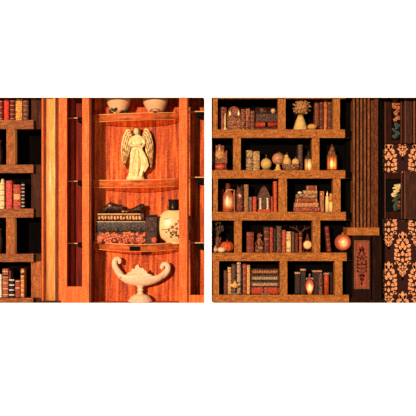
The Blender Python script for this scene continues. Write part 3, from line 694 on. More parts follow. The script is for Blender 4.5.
m = B_(); m.lathe([(1.4, 11.6), (1, 12.4), (.5, 13), (.4, 15.6), (.1, 16.2)], n=10); m.build('stem', M_brass, r)
m = B_(); m.lathe([(5, 0), (5.2, .5), (4, 1.2), (3.6, 2)], n=20); m.build('stand', plain((150, 108, 66)), r)
r, B_ = itm('globe', 'pinkish copper globe on a cream foot at the middle of the second shelf', 'globe', 278, 1, .1)
m = B_(); m.ball((-.1, 0, 11.6), 5.9, n=28); m.build('sphere', plain((214, 138, 92), rough=.3, var=.15, fine=40), r, smooth=True)
m = B_(); m.lathe([(3.8, 0), (3.8, .8), (2.6, 1.6), (2.3, 3.6), (1.4, 4.8), (2, 6)], n=20); m.build('foot', plain((234, 178, 96)), r)
m = B_(); m.tube([(6.3 * math.cos(a), 0, 11.6 + 6.3 * math.sin(a)) for a in [-PI * .5 + PI * i / 14 for i in range(15)]], .3, 6); m.build('meridian_ring', M_brass, r)
r, B_ = itm('wicker_basket', 'brown wicker basket heaped with gourds between copper globe and tall thin book', 'basket', 291, 1, .1)
m = B_(); m.lathe([(7, 0), (8.4, 2), (9, 5.6), (8.4, 5.8), (7.8, 4)], n=28, ey=.55); m.build('basket_body', ornate((60, 34, 18), (196, 130, 76), 95, .1, .4), r)
m = B_(); m.tube([(8.9 * math.cos(t), 4.9 * math.sin(t), 5.8) for t in [2 * PI * i / 28 for i in range(29)]], .55, 6); m.build('rim', ornate((90, 50, 26), (190, 120, 70), 120), r)
gy = U(.1); gz = RZ[1] + 5 * gy
GG = 'gourds heaped in the wicker basket'
for lb_, dx, dz, q, hz in (('tall cream bottle gourd in the wicker basket, next to the copper globe', -4, 1.6, 4.2, 1.15), ('round cream gourd in the wicker basket, next to the tall thin book', 4.6, 1.2, 4, 1.0)):
    rr, BB = item('gourd', lb_, 'gourd', 291 + dx, .1, gz, GG)
    m = BB(); m.ball((0, 0, dz + 2), q, n=24, ez=hz, rib=8, amp=.06)
    if dx < 0: m.ball((-.6, 0, dz + 7.4), 2.1, n=14)
    m.build('flesh', plain((230, 172, 96), var=.18), rr, smooth=True)
    m = BB(); zt2 = dz + (9.2 if dx < 0 else 5.6); m.tube([(-.5 if dx < 0 else 0, 0, zt2), (-.2, 0, zt2 + 1.2), (.5, 0, zt2 + 2)], [.5, .4, .3], 6); m.build('stem', plain((150, 100, 50)), rr)
rbook(1, 298.2, 302.8, 144.4, 'tall thin grey brown book between gourd basket and candle jar', (112, 72, 46), EQ(8, .7, .05, .93), (60, 34, 20), y=.12)
r, B_ = itm('candle_lantern', 'cream glowing jar lantern with dark peaked cap, left of the second-shelf divider', 'lantern', 308.6, 1, .1, 'peaked lanterns on the second right shelf')
m = B_(); m.lathe([(3.6, 0), (4, .6), (4.1, 3), (4, 10), (3.2, 11.4)], n=20); m.build('lamp_glass', glow((226, 146, 66), (255, 214, 140), 1.2, 0, .10), r)
m = B_(); m.lathe([(4.3, 11.3), (4.4, 12), (3, 14), (1.4, 16.4), (1.5, 17.2), (.6, 18.6), (.3, 20.4)], n=16); m.build('cap', plain((66, 44, 30), rough=.5), r)
m = B_(); 
for i in range(6): a = i * PI / 3 + .2; m.tube([(4.2 * math.cos(a), 4.2 * math.sin(a), 0), (4.2 * math.cos(a), 4.2 * math.sin(a), 11.6)], .28, 5)
m.build('cage', plain((88, 50, 26)), r)
r, B_ = itm('candle_lantern', 'amber lantern with pierced peaked cap alone in the right second-shelf bay', 'lantern', 332, 1, .1, 'peaked lanterns on the second right shelf')
m = B_(); m.lathe([(4.6, .8), (4.9, 2), (4.9, 12), (4.2, 13.4)], n=20); m.build('lamp_glass', glow((214, 92, 26), (255, 200, 84), 1.6, .0, .12), r)
m = B_(); m.lathe([(5.4, 13.2), (5.5, 14), (4.2, 16), (3.6, 18.6), (2.6, 20), (2.2, 22), (2.4, 22.8), (1, 24), (.7, 25.4), (.15, 26.6)], n=18); m.build('cap', ornate((54, 28, 14), (170, 100, 54), 90), r)
m = B_(); m.lathe([(5.2, 0), (5.4, .5), (4.9, 1)], n=18)
for i in range(8): a = i * PI / 4 + .2; m.tube([(5 * math.cos(a), 5 * math.sin(a), .8), (5 * math.cos(a), 5 * math.sin(a), 13.6)], .24, 5)
m.build('cage', plain((92, 48, 24)), r)

# ---- row 2
G = 'upright books on the third right shelf'
rbook(2, 219.6, 223.8, 189, 'dark red brown book behind the orange bottle lantern, third shelf', (104, 40, 24), EQ(4, .5), (150, 70, 44), y=.17, group=G)
r, B_ = itm('bottle_lantern', 'glowing orange bottle lantern near the left end of the third shelf', 'lantern', 228, 2, .1)
m = B_(); m.lathe([(5, 0), (5.3, .8), (5.3, 3)], n=20); m.build('base', plain((196, 74, 36)), r)
m = B_(); m.lathe([(4.9, 3), (5.1, 6), (5, 15), (4, 18.6), (2.6, 20.6), (2.4, 22)], n=20); m.build('lamp_glass', glow((196, 92, 48), (255, 200, 120), 1.1, .02, .17), r)
m = B_(); m.lathe([(2.6, 22), (2.7, 24), (2.4, 24.6), (2.4, 28), (1, 28.6)], n=16); m.build('stopper', plain((120, 52, 28)), r)
m = B_(); m.box(-1.8, 4.6, -2.9, -2.3, 21.6, 22.5); m.box(-2.2, -1.4, -3, -2.4, 9, 21.6); m.build('bracket', plain((228, 150, 90)), r)
rbook(2, 233.2, 235.2, 189.6, 'very thin pale orange book just right of the orange bottle lantern', (190, 104, 62), [(.5, .5)], (120, 56, 30), group=G)
r, B_ = itm('owl_figurine', 'dark carved owl-shaped figurine with cream spot, left of pale tan book', 'figurine', 239.8, 2, .1)
m = B_(); m.lathe([(3.6, 0), (4, 1), (3.6, 6), (3.2, 11), (3.6, 15), (3.7, 19), (3, 22.4), (1.6, 24.4)], n=18, ey=.8); m.build('figurine_body', ornate((48, 22, 14), (150, 76, 48), 80), r, smooth=True)
m = B_(); m.ball((0, -3, 16), 1.9, n=12, ey=.5); m.build('face', plain((226, 170, 130)), r, label='cream face spot')
for s in (-1, 1):
    m = B_(); m.lathe([(1, 22), (.7, 24.6), (.1, 27)], (s * 1.9, 0, 0), n=8); m.build('ear_tuft', plain((110, 60, 36)), r)
m = B_(); petals(m, (0, -3.4, 5), 2.4, 6, .4); m.build('red_rosette', plain((160, 66, 42)), r)
rbook(2, 244, 248.6, 184.6, 'tall pale tan book with plain spine on the third shelf', (178, 116, 66), [(.9, .6)], (130, 76, 38), group=G)
rbook(2, 249.2, 252.2, 197, 'short grey pink book right of the tall tan book', (136, 88, 74), [(.85, .6)], (190, 140, 116), group=G)
rbook(2, 252.8, 256.6, 196.8, 'short orange red book left of the gothic arch clock', (208, 78, 44), [(.9, .5)], (140, 44, 22), group=G)
r, B_ = itm('gothic_clock', 'dark wooden gothic arch clock with cream columns and red base, third shelf', 'clock', 264, 2, .1)
m = B_(); arch = [(-5.8, 0), (5.8, 0), (5.8, 13)] + [(5.6 * math.cos(a) if False else 5.8 - 5.8 * i / 6 * (.55 + .45 * i / 6), 13 + 12.6 * math.sin(PI / 2 * i / 6)) for i, a in [(i, 0) for i in range(1, 7)]]
left = [(-x, z_) for x, z_ in arch[2:-1]][::-1]
m.prism(arch + left, 0, 6); m.build('clock_case', ornate((34, 16, 10), (126, 66, 42), 95), r)
for s in (-3.6, 3.6):
    m = B_(); m.lathe([(1.3, 2.6), (1.3, 3.4), (.95, 4), (.95, 12.4), (1.3, 13), (1.3, 13.8)], (s, -.8, 0), n=12); m.build('column', plain((244, 212, 164)), r, label='cream column')
m = B_(); m.ball((0, -.1, 17.4), 2.2, n=16, ey=.25); m.build('clock_face', plain((120, 74, 52)), r)
m = B_(); m.box(-6.2, 6.2, -2, 6, 0, 2.5, bev=.3); m.build('base', plain((214, 76, 36)), r, label='bright red base')
m = B_(); m.tube([(-6.4, -.4, 12.6), (-5.2, -.4, 17), (-3, -.4, 22), (0, -.4, 26)], .5, 6); m.tube([(6.4, -.4, 12.6), (5.2, -.4, 17), (3, -.4, 22), (0, -.4, 26)], .5, 6); m.build('gable_trim', plain((136, 76, 50)), r)
rbook(2, 270.8, 273.2, 196.6, 'short red book right of the gothic clock', (190, 66, 38), [(.85, .5)], (120, 36, 18), group=G)
rbook(2, 273.6, 277, 181.4, 'tall scarlet book beside the divider at right end of its bay, third shelf', (222, 82, 40), [(.4, .5)], (150, 44, 20), group=G)
G = 'books lying in a stack on the third right shelf'
stack = [(294.2, 320.4, 4.6, (160, 62, 34), 'lowest, red book of the lying stack on the third shelf', ((96, 30, 16), (206, 100, 58), 80)),
         (294.6, 318.4, 4.6, (206, 132, 80), 'second lowest, cream edged book of the lying third-shelf stack', None),
         (295.8, 317.6, 4.2, (168, 78, 36), 'orange brown book, third from bottom of the lying third-shelf stack', None),
         (296.4, 317.4, 4.4, (110, 76, 52), 'grey brown tooled book, third from top of the lying third-shelf stack', ((70, 44, 26), (196, 146, 100), 80)),
         (303.4, 317.2, 3.8, (206, 138, 78), 'pale tan book, second from top of the lying third-shelf stack', None),
         (306.8, 316.8, 4.8, (150, 76, 40), 'small brown book, uppermost of the lying third-shelf stack', None)]
zo = 0
for x0, x1, t, c, lb_, tool in stack:
    book(x0, x1, 0, t, lb_, c, [(.06, .6), (.92, .6)] if not tool else None, (226, 160, 96), flat=True, base_z=RZ[2], zoff=zo, y=.1, depth=13, group=G, tool=tool); zo += t
r, B_ = item('pebble', 'small cream pebble resting on the left of the lying book stack', 'stone', 299.8, .12, RZ[2] + 17.8 * U(.12))
m = B_(); m.ball((0, 0, 1.35), 1.5, n=14, ex=1.5, ez=.85); o = m.build('pebble_stone', M_cream, r, smooth=True)
rbook(2, 320.2, 324.4, 191.2, 'pinkish tan upright book between the lying stack and cream candles', (196, 116, 70), [(.5, .5)], (120, 60, 32), y=.12)
r, B_ = itm('pillar_candle', 'slim cream pillar candle with pointed wick, left one beside third-shelf divider', 'candle', 327.2, 2, .1, 'cream candles on the third shelf')
CA = plain((252, 206, 128), rough=.5, var=.08)
m = B_(); m.lathe([(1.9, 0), (1.9, 10), (1.5, 15.4), (1.2, 16)], n=16); m.build('wax', CA, r)
m = B_(); m.lathe([(.5, 16), (.8, 17.6), (.1, 20.6)], n=10); m.build('flame', plain((255, 220, 150), emit=.5), r)
r, B_ = itm('pillar_candle', 'cream candle with tan upper half, right one touching the third-shelf divider', 'candle', 331, 2, .1, 'cream candles on the third shelf')
m = B_(); m.lathe([(1.9, 0), (1.9, 10)], n=16); m.build('wax', CA, r)
m = B_(); m.lathe([(1.9, 10.05), (1.9, 17.4), (1.5, 18.4)], n=16); m.build('holder', plain((216, 130, 66)), r, label='tan upper half')

# ---- row 3
r, B_ = itm('dried_bouquet', 'small rust vase with dark dusky dried flowers, left end of the fourth shelf', 'vase', 217, 3, .14)
m = B_(); m.lathe([(2.2, 0), (3, 1), (3.6, 6), (3.4, 10), (2.2, 13), (2.6, 15.6), (2.2, 15.4)], n=18, rib=8, amp=.06); m.build('vase_body', plain((132, 62, 36)), r, smooth=True)
m = B_(); random.seed(5)
for i in range(110):
    a = random.uniform(0, 2 * PI); q = 6.6 * random.random() ** .6; zz = random.uniform(-1, 1)
    c = Vector((q * math.cos(a), zz * 3, 24 + q * math.sin(a) * .95)); m.ball(c, random.uniform(.5, .95), n=6)
for i in range(14): a = PI * (.1 + .8 * i / 13); m.tube([(0, 0, 15), (2.4 * math.cos(a), 0, 18), (5.5 * math.cos(a), .5, 22 + 4 * math.sin(a))], .3, 5)
m.build('dried_flowers', plain((110, 76, 54), var=.45), r, label='dark grey brown dried flowers')
for i, s in enumerate((-1.6, .8, 2.6)):
    m = B_(); m.tube([(s, -2.6, 9), (s * 1.3, -2.9, 14), (s * 1.5, -2.4, 18 - abs(s))], [.8, .8, .3], 7); m.build('leaf', plain((164, 88, 54)), r)
r, B_ = itm('seashell', 'round cream shell at the very left end of the fourth shelf', 'shell', 215, 3, .09)
m = B_(); m.ball((0, 0, 2.7), 3.2, n=20, ez=.85, rib=10, amp=.08); m.build('shell_body', plain((236, 172, 126), var=.12), r, smooth=True)
m = B_(); m.lathe([(1, 5), (.6, 6), (.1, 6.8)], n=10); m.build('shell_tip', M_cream, r)
def pumpkin(label, px, row, y, rad, hz, col, stemc, sl):
    r, B_ = itm('pumpkin', label, 'pumpkin', px, row, y)
    m = B_(); m.lathe([(rad * .3, .1 + hz * .06)] + [(rad * (math.sin(a) ** .75), hz * (1 - math.cos(a)) * (.5)) for a in [PI * i / 16 for i in range(2, 15)]] + [(rad * .2, hz * .93), (.05, hz * .86)], n=56, rib=9, amp=.13)
    m.build('flesh', plain(col, rough=.4, var=.14, fine=50), r, smooth=True)
    m = B_(); m.tube([(0, 0, hz * .85), (.1, 0, hz + sl * .5), (.6, -.2, hz + sl)], [rad * .16, rad * .11, rad * .1], 7); m.build('stem', plain(stemc), r)
pumpkin('orange ribbed pumpkin beside the first divider of the fourth shelf', 227, 3, .12, 7, 11, (224, 86, 30), (150, 70, 30), 1.4)
pumpkin('tiny cream white pumpkin in front of the orange pumpkin', 221.6, 3, .055, 4.2, 5.6, (244, 206, 150), (200, 150, 90), .9)
G = 'upright books on the fourth right shelf'
rbook(3, 246.6, 254, 232.4, 'broad red brown book at left end of middle fourth-shelf bay', (146, 56, 30), [(.2, .5), (.85, .5)], (190, 90, 50), group=G)
r, B_ = itm('carved_figurine', 'small dark carved seated figurine with gold glints, fourth shelf', 'figurine', 259.4, 3, .1)
m = B_(); m.lathe([(4.2, 0), (4.6, 1), (4.4, 4), (3.6, 8), (3.4, 11), (2.2, 13.6), (2, 15), (2.4, 17), (1.6, 19.4)], n=18, ey=.8); m.build('figurine_body', ornate((44, 20, 12), (170, 92, 50), 85), r, smooth=True)
m = B_(); m.ball((.2, -2.6, 13), 1.4, n=10); m.ball((1.8, -2.4, 17), .9, n=8); m.ball((1.4, -3.6, 4.4), 1.6, n=10, ex=1.4); m.build('gold_glint', plain((206, 128, 72)), r)
m = B_(); m.tube([(-3, -1, 11), (-4, -2.6, 8), (-1.4, -3.6, 7)], [1, .9, .6], 7); m.tube([(3, -1, 11), (4, -2.6, 8), (1.4, -3.6, 7)], [1, .9, .6], 7); m.build('arm', plain((110, 54, 32)), r)
rbook(3, 264, 269.4, 227.4, 'brown book with rusty middle bands and dark head, fourth shelf', (104, 52, 30), [(.3, .8), (.5, 1.4), (.8, .6)], (186, 88, 46), group=G)
rbook(3, 269.8, 273, 227.8, 'slim bright red book standing tall on the fourth shelf', (196, 68, 36), [(.6, .5)], (130, 36, 18), group=G)
rbook(3, 273.4, 276.2, 229, 'thin dark chocolate book right of the slim bright red book', (66, 32, 20), [(.5, .5)], (110, 56, 34), group=G)
rbook(3, 276.6, 281.8, 226.6, 'dark knobbly tooled book with ragged gilt, middle of fourth shelf', (80, 46, 26), tool=((40, 22, 12), (140, 84, 50), 90), group=G)
rbook(3, 282.2, 285.8, 230.4, 'orange red book left of the gleaming cream book, fourth shelf', (206, 84, 48), [(.3, .5)], (140, 44, 22), group=G)
rbook(3, 286.4, 291.2, 232, 'gleaming cream and gold book on the fourth shelf', (236, 172, 104), [(.18, .6), (.6, .6), (.88, .6)], (170, 92, 46), group=G, lab=(.28, 4.5, (250, 206, 140)))
rbook(3, 291.8, 294.6, 232.2, 'thin olive brown book just right of the gleaming cream book', (120, 72, 40), [(.5, .5)], (70, 38, 20), group=G)
rbook(3, 295.2, 298.4, 233.6, 'thin maroon book left of the antlered column', (112, 44, 26), EQ(4, .5), (60, 22, 12), group=G)
r, B_ = itm('antler_column', 'rust column topped by spreading dark antlers on the fourth shelf', 'ornament', 300.6, 3, .09)
m = B_(); m.lathe([(2.2, 0), (2.2, 1), (1.5, 1.6), (1.4, 13.6), (1.9, 14.4), (1.9, 15.4)], n=14); m.build('column', plain((186, 92, 52)), r)
m = B_(); m.lathe([(1.4, 15.4), (1.9, 17), (2.1, 19), (1.4, 21)], (0, 0, 0), n=12); m.ball((0, -1.6, 17), 1.1, n=8); m.build('stag_head', plain((120, 60, 38)), r)
m = B_()
for s in (-1, 1):
    m.tube([(s * .8, 0, 20), (s * 3, 0, 22.6), (s * 7, 0, 24.4), (s * 11, 0, 25.6)], [.6, .55, .45, .2], 6)
    m.tube([(s * 3, 0, 22.6), (s * 4, -.6, 25), (s * 4.2, -.6, 27)], [.45, .35, .15], 5); m.tube([(s * 7, 0, 24.4), (s * 7.6, -.4, 26.4)], [.4, .15], 5)
m.build('antlers', plain((112, 54, 34)), r)
r, B_ = itm('compass', 'round cream dial compass hanging on small brown tripod easel, fourth shelf', 'compass', 307.4, 3, .09)
m = B_(); m.tube([(-4, 0, 0), (-.2, 0, 18.6)], .4, 6); m.tube([(4, 0, 0), (.2, 0, 18.6)], .4, 6); m.tube([(0, 3, 0), (0, .4, 18)], .4, 6); m.build('tripod', plain((132, 68, 40)), r)
m = B_(); m.ball((0, -.9, 7.6), 4, n=24, ey=.25); m.build('dial', plain((248, 196, 124), rough=.3, var=.08), r, smooth=True)
m = B_(); m.tube([(4.1 * math.cos(t), -.9, 7.6 + 4.1 * math.sin(t)) for t in [2 * PI * i / 24 for i in range(25)]], .5, 6); m.build('bezel', plain((196, 110, 58)), r)
m = B_(); m.box(-4.6, 4.6, -2, 3.4, 0, .8, bev=.2); m.build('base', plain((112, 50, 30)), r)
rbook(3, 327.4, 331.4, 226.6, 'dark red book leaning left beside the glowing amber globe lamp', (122, 42, 26), EQ(5, .6), (182, 84, 52), tilt=-.1, y=.12)
r, B_ = itm('globe_lamp', 'glowing ribbed amber globe lamp in the right bay of the fourth shelf', 'lamp', 342.8, 3, .1)
m = B_(); m.lathe([(5, 0), (5.4, .6), (4, 1.4), (3, 2.2)], n=20); m.build('base', M_iron, r)
m = B_(); m.ball((0, 0, 10), 8.1, n=72, rib=18, amp=.07); m.build('lamp_globe', glow((214, 84, 40), (255, 206, 120), 1.1, .02, .18, yf=-.08), r, smooth=True)
m = B_(); m.lathe([(1.6, 17.8), (1.1, 18.6), (.9, 19.6), (.1, 20)], n=12); m.build('finial', plain((214, 110, 60)), r)

# ---- row 4
G = 'upright books on the bottom right shelf'
rbook(4, 223.8, 227.6, 271, 'short brown book at left end of the bottom right shelf', (112, 56, 32), EQ(4, .5), (70, 30, 16), group=G)
rbook(4, 227.8, 231.4, 268, 'cream slim book behind the little cream bird, bottom shelf', (222, 156, 100), EQ(3, .5), (150, 90, 50), group=G)
rbook(4, 231.6, 236.6, 264.8, 'dark brown tall book rising above the little cream bird', (74, 40, 24), EQ(4, .6), (110, 60, 36), group=G, tool=((46, 24, 14), (120, 68, 40), 90))
rbook(4, 237, 240.8, 262.6, 'tall cream grey book with brown bands, bottom right shelf', (206, 156, 120), EQ(4, .8), (120, 66, 42), group=G)
rbook(4, 241, 242.6, 266, 'very thin black book between the cream grey and russet books', (30, 18, 14), [(.5, .5)], (70, 40, 26), group=G)
rbook(4, 242.8, 246.4, 264.6, 'russet ribbed book left of the plain apricot one on the bottom shelf', (158, 72, 40), EQ(5, .6), (206, 116, 70), group=G)
rbook(4, 246.8, 250.2, 265.8, 'plain apricot slim book beside the lying book stack, bottom shelf', (236, 150, 82), [(.95, .5)], (190, 104, 50), group=G)
r, B_ = itm('bird_figurine', 'little cream golden bird figurine on a grey stand, front of bottom shelf', 'figurine', 234.8, 4, .056)
m = B_(); m.box(-4, 4, -1, 1.6, 0, 1.6, bev=.3); m.build('stand', plain((130, 112, 96)), r)
m = B_(); m.lathe([(.5, 1.6), (.4, 7)], n=8); m.build('post', M_brass, r)
BD = plain((244, 182, 96), var=.12)
m = B_(); m.loft([[(x, q * .8 * math.cos(t), zc + q * math.sin(t)) for t in [2 * PI * i / 14 for i in range(14)]] for x, zc, q in ((-4.6, 9.4, .3), (-3.4, 9.2, 1.3), (-1, 8.8, 2.2), (1.6, 8.8, 2.3), (3.4, 9, 1.6), (5, 9.6, .6), (6, 10, .2))])
m.ball((.2, 0, 11.6), 1.5, n=12); m.lathe([(.5, 12.6), (.05, 14.6)], (.2, 0, 0), n=8); m.build('bird_body', BD, r, smooth=True)
m = B_(); m.ball((1.4, -1.7, 9), 1.6, n=10, ex=1.5, ey=.35, ez=.8); m.build('wing', plain((226, 150, 70)), r)
G = 'books lying in a stack on the bottom right shelf'
stack = [(250.6, 279.4, 6.8, (196, 66, 32), 'red book with black middle strap at the bottom of bottom-shelf lying stack', None, [(.0, 1), (.42, 1.4), (.93, 1)], (30, 14, 10)),
         (250.8, 279.2, 6.2, (60, 46, 36), 'dark book with pale speckled spine above the red lying one', ((40, 24, 14), (110, 72, 44), 95), None, None),
         (251, 279, 6.4, (70, 48, 32), 'dark book with grey cream spine, second from top of bottom-shelf stack', ((36, 20, 12), (104, 70, 44), 95), None, None),
         (251.4, 278.4, 6, (60, 30, 16), 'dark book with tan gilt spine, uppermost of bottom-shelf lying stack', ((36, 18, 10), (110, 62, 32), 60), None, None)]
zo = 0
for x0, x1, t, c, lb_, tool, bands, bc in stack:
    bk = book(x0, x1, 0, t, lb_, c, bands, bc, flat=True, base_z=RZ[4], zoff=zo, y=.1, depth=14, group=G, tool=tool, pages=M_paged); zo += t
    if tool:
        m = MB(U(.1), bk.location); m.box(-12.6, 12.6, -.1, .4, 1.6, 2.1, bev=.1)
        for q in range(11): m.ball((-11.6 + q * 2.3, .1, 3.2), 1.15, n=8, ey=.4, ez=random.uniform(.8, 1.3))
        for q in range(10): m.ball((-10.4 + q * 2.3, .05, 2.2), .6, n=7, ey=.5)
        m.build('gilt_tooling', plain({3: (196, 118, 62), 2: (206, 160, 118)}.get(3 if 'uppermost' in lb_ else 2)), bk, label='gilt tooling along the spine')
r, B_ = itm('name_plate', 'small grey metal plate standing in front of the bottom lying book stack', 'plate', 265.6, 4, .056)
m = B_(); m.box(-4.4, 4.4, 0, .8, 0, 1.6, bev=.2); m.build('plate', plain((118, 94, 84), rough=.4), r)
m = B_(); m.box(-3.6, 3.6, .8, 2, 0, .5); m.build('foot', M_iron, r)
G = 'dark boxes with cream lids on the bottom right shelf'
def capped(label, x0, x1, top, y=.12, body=((28, 14, 9), (70, 36, 20), 80)):
    r, B_ = itm('lidded_box', label, 'box', (x0 + x1) / 2, 4, y, G); w = (x1 - x0) / 2; h = (294.8 - top)
    m = B_(); m.box(-w + .2, w - .2, 0, 6, 0, h - 1.8, bev=.2); m.build('box_body', ornate(*body), r)
    m = B_(); m.box(-w, w, -.5, 6.4, h - 1.7, h, bev=.3); m.build('lid', plain((216, 146, 100)), r, label='cream pink lid')
capped('shortest dark narrow box with cream lid, left of the three on bottom shelf', 294.8, 300, 273)
capped('dark narrow box with cream lid, middle and tallest of three', 300.4, 305.8, 269.8)
capped('wide dark box with cream lid right of the drop shaped lantern', 312.4, 322, 271.2)
r, B_ = itm('drop_lantern', 'glowing drop shaped amber lantern with silver leaves on the bottom shelf', 'lantern', 309.6, 4, .085)
m = B_(); m.lathe([(1.6, 0), (1.8, .6), (2.6, 2.4), (3.8, 6), (4.1, 9), (3.4, 12.4), (2, 14.6)], n=20); m.build('lamp_glass', glow((206, 78, 36), (255, 210, 130), 1.6, .0, .13, zc=.06), r, smooth=True)
m = B_(); m.lathe([(2.2, 14.4), (1.6, 16), (.9, 17.4), (1, 18.6), (.1, 19.8)], n=14); m.build('cap', plain((150, 90, 60)), r)
for s in (-1, 1):
    m = B_(); m.tube([(s * 1, -.6, 15.6), (s * 2.6, -.8, 16.2), (s * 3.8, -.8, 14.2)], [.5, .8, .2], 7); m.build('silver_leaf', plain((206, 170, 150)), r, label='silver leaf')
m = B_(); m.ball((0, 0, 19.6), .9, n=8); m.build('silver_knob', plain((206, 170, 150)), r)
rbook(4, 319.2, 322.6, 274, 'narrow tooled brown book in front of the wide lidded box', (96, 54, 34), tool=((50, 26, 16), (150, 92, 60), 90), y=.07, depth=4)
r, B_ = itm('pillar_candle', 'orange red pillar candle with silver leaf top, right end of bottom shelf', 'candle', 326.4, 4, .09)
m = B_(); m.lathe([(2.6, 0), (2.6, 18.4), (2.2, 19.4), (.6, 19.8)], n=18); m.build('wax', plain((200, 78, 34), rough=.4), r)
for a in (-.9, 0, .9):
    m = B_(); m.tube([(0, -.4, 19.4), (2.2 * math.sin(a), -.6, 20.8 + .6 * math.cos(a)), (4.2 * math.sin(a), -.6, 20 + 2 * math.cos(2 * a) * .8)], [.5, .7, .25], 7); m.build('silver_leaf', plain((206, 160, 140)), r, label='silver leaf')
rbook(4, 329.2, 333, 273.4, 'dark brown book behind the orange red candle, bottom shelf', (50, 26, 16), EQ(3, .5), (80, 44, 26), y=.14)

# ------------------------------------------------------------------ RIGHT: fluted pilaster on its carved pedestal
fp = thing('fluted_pilaster', 'brown fluted wooden pilaster on a carved pedestal right of the orange bookcase', 'pilaster', W(366, 308.5, .15))
def flutes(x0, x1, n, yt, yg):
    w = (x1 - x0) / n; p = []
    for i in range(n):
        a = x0 + i * w; p += [(a, yg), (a + w * .22, yt), (a + w * .72, yt), (a + w * .95, yg)]
    p.append((x1, yg)); return p
m = MB(); pr = flutes(352.2, 370.6, 5, .03, .09); m.prism([(X(a, y), y) for a, y in pr] + [(X(370.6), .3), (X(352.2), .3)], Z(228.4), Z(93), axis='z'); m.build('shaft', M_brownR, fp)
m = MB(); pr = [(370.8, .09), (374, .09), (374.2, .05), (378, .05), (378.2, .09)]; m.prism([(X(a, y), y) for a, y in pr] + [(X(378.2), .3), (X(370.8), .3)], Z(228.4), Z(93), axis='z'); m.build('side_moulding', grain('dim_brown_wood', (36, 14, 5), (82, 38, 15), (120, 60, 26), scale=(60, 60, 16)), fp)
m = MB(); fbox(m, 378.3, 382.8, 93, 299, .10, .199); m.build('side_return', M_black, fp)
m = MB(); fbox(m, 346.8, 379.4, 227.6, 235.4, .017, .29, bev=.003); m.build('capital', M_oakR, fp)
m = MB(); fbox(m, 352.4, 371, 235.6, 300, .04, .29); fbox(m, 372.4, 381.4, 235.6, 300, .06, .29); fbox(m, 371, 372.4, 235.6, 300, .1, .29); m.build('pedestal', M_darkR, fp)
m = MB(); fbox(m, 350.6, 384, 299.6, 308.8, .02, .29, bev=.003); fbox(m, 351, 370, 297.6, 299.5, .03, .29); m.build('plinth', M_darkR, fp)
m = MB()
fbox(m, 354, 369.4, 240.4, 242, .03, .04); fbox(m, 354, 369.4, 287.4, 289, .03, .04); fbox(m, 354, 355.6, 242, 287.4, .03, .04); fbox(m, 367.8, 369.4, 242, 287.4, .03, .04)
m.build('panel_frame', plain((140, 76, 38)), fp)
m = MB(); fbox(m, 355.7, 367.7, 242.1, 287.3, .036, .04); cp = m.build('carved_panel', grain('rose_wood_panel', (74, 24, 12), (130, 56, 34), (178, 92, 60), fine=110, finemix=.6), fp, label='rose red carved panel')

# damask and carving motifs: symmetric leaves as thin raised relief
def leaf(cx, cz, ln, w, ang, n=9):
    pts = []
    for i in range(n + 1):
        t = i / n; pts.append((w * math.sin(PI * t ** .8) * (1 if True else 0), ln * t))
    pts = pts + [(-a, b) for a, b in pts[::-1][1:-1]]
    c, s = math.cos(ang), math.sin(ang)
    return [(cx + a * c + b * s, cz - a * s + b * c) for a, b in pts]
MOTIF = []
def add(cx, cz, ln, w, ang):
    MOTIF.append(leaf(cx, cz, ln * 1.05, w * 1.3, ang))
    if abs(cx) > .01 or abs(ang) > .01: MOTIF.append(leaf(-cx, cz, ln * 1.05, w * 1.3, -ang))
# local: x right, z up, top of motif at 0, tail at -51
add(0, -7, 6.6, 1.7, 0); add(.6, -8, 5.6, 1.1, .75); add(.8, -9.4, 4.6, 1.0, 1.35); add(1.4, -8.2, 6.4, .9, .35)
add(3.6, -13, 4.6, 1.2, .5); add(4.6, -16, 4.6, 1.3, .95); add(0, -17, 6.4, 1.5, 0); add(1.4, -19, 5.4, 1.0, .45)
add(4.0, -20.6, 5, 1.5, 1.1); add(5.4, -25, 4.6, 1.4, .7); add(2.2, -24.6, 4.2, 1.2, 1.2); add(0, -25, 5, 1.4, 0); add(6.4, -29, 3.8, 1.2, .5)
add(2.6, -29.4, 3.8, 1.2, .9); add(4.4, -32, 3.4, 1.1, 1.2); add(0, -31.4, 4.6, 1.2, 0); add(1.2, -32.6, 3.8, 1, 1.9); add(5.6, -31, 3.4, .9, 2.2)
add(0, -39.6, 5.4, 1.2, 0); add(.8, -38.6, 4.4, 1.1, .7); add(1, -38.4, 4.6, 1.1, 1.5); add(.6, -40, 3.6, 1, 2.2); add(0, -45.6, 5, 1.2, 0); add(.5, -43.8, 3.4, .8, .9); add(0, -45.4, 4.4, 1.0, PI * .999)
def motifs(mb, x, py, y, th, sx=1, sz=1, clip=None, mi=1):
    for pl in MOTIF:
        q = [(x + a * sx, py - b * sz) for a, b in pl]
        if clip and (min(p[0] for p in q) < clip[0] or max(p[0] for p in q) > clip[1] or min(p[1] for p in q) < clip[2] or max(p[1] for p in q) > clip[3]):
            continue
        mb.prism([(X(a, y), Z(b, y)) for a, b in q], y - th, y - .0004, mi)
m = MB(); motifs(m, 361.7, 245.5, .036, .0035, .62, .8, mi=0); m.build('carved_leaves', grain('dark_carving', (34, 12, 8), (58, 24, 14), (92, 42, 26)), cp, label='dark leaf carving')

# wallpapered wall at the right
M_paper = grain('maroon_wallpaper', (22, 6, 3), (38, 11, 6), (52, 18, 9), scale=(90, 90, 90), rough=.7, spec=.1, bump=.1)
M_damask = grain('copper_damask', (130, 66, 38), (200, 124, 76), (236, 176, 122), scale=(80, 80, 80), rough=.6, spec=.2, bump=.15)
m = MB(); fbox(m, 378, 429, 93, 308.8, .20, .215)
for col, t0 in ((402.6, 51), (388.6, 21), (416.6, 21), (430.6, 51)):
    for i in range(5):
        motifs(m, col, t0 + 60 * i, .20, .0014, .98, 1, (378.5, 428.5, 93.5, 308))
structure(m, 'wall_back', [M_paper, M_damask])

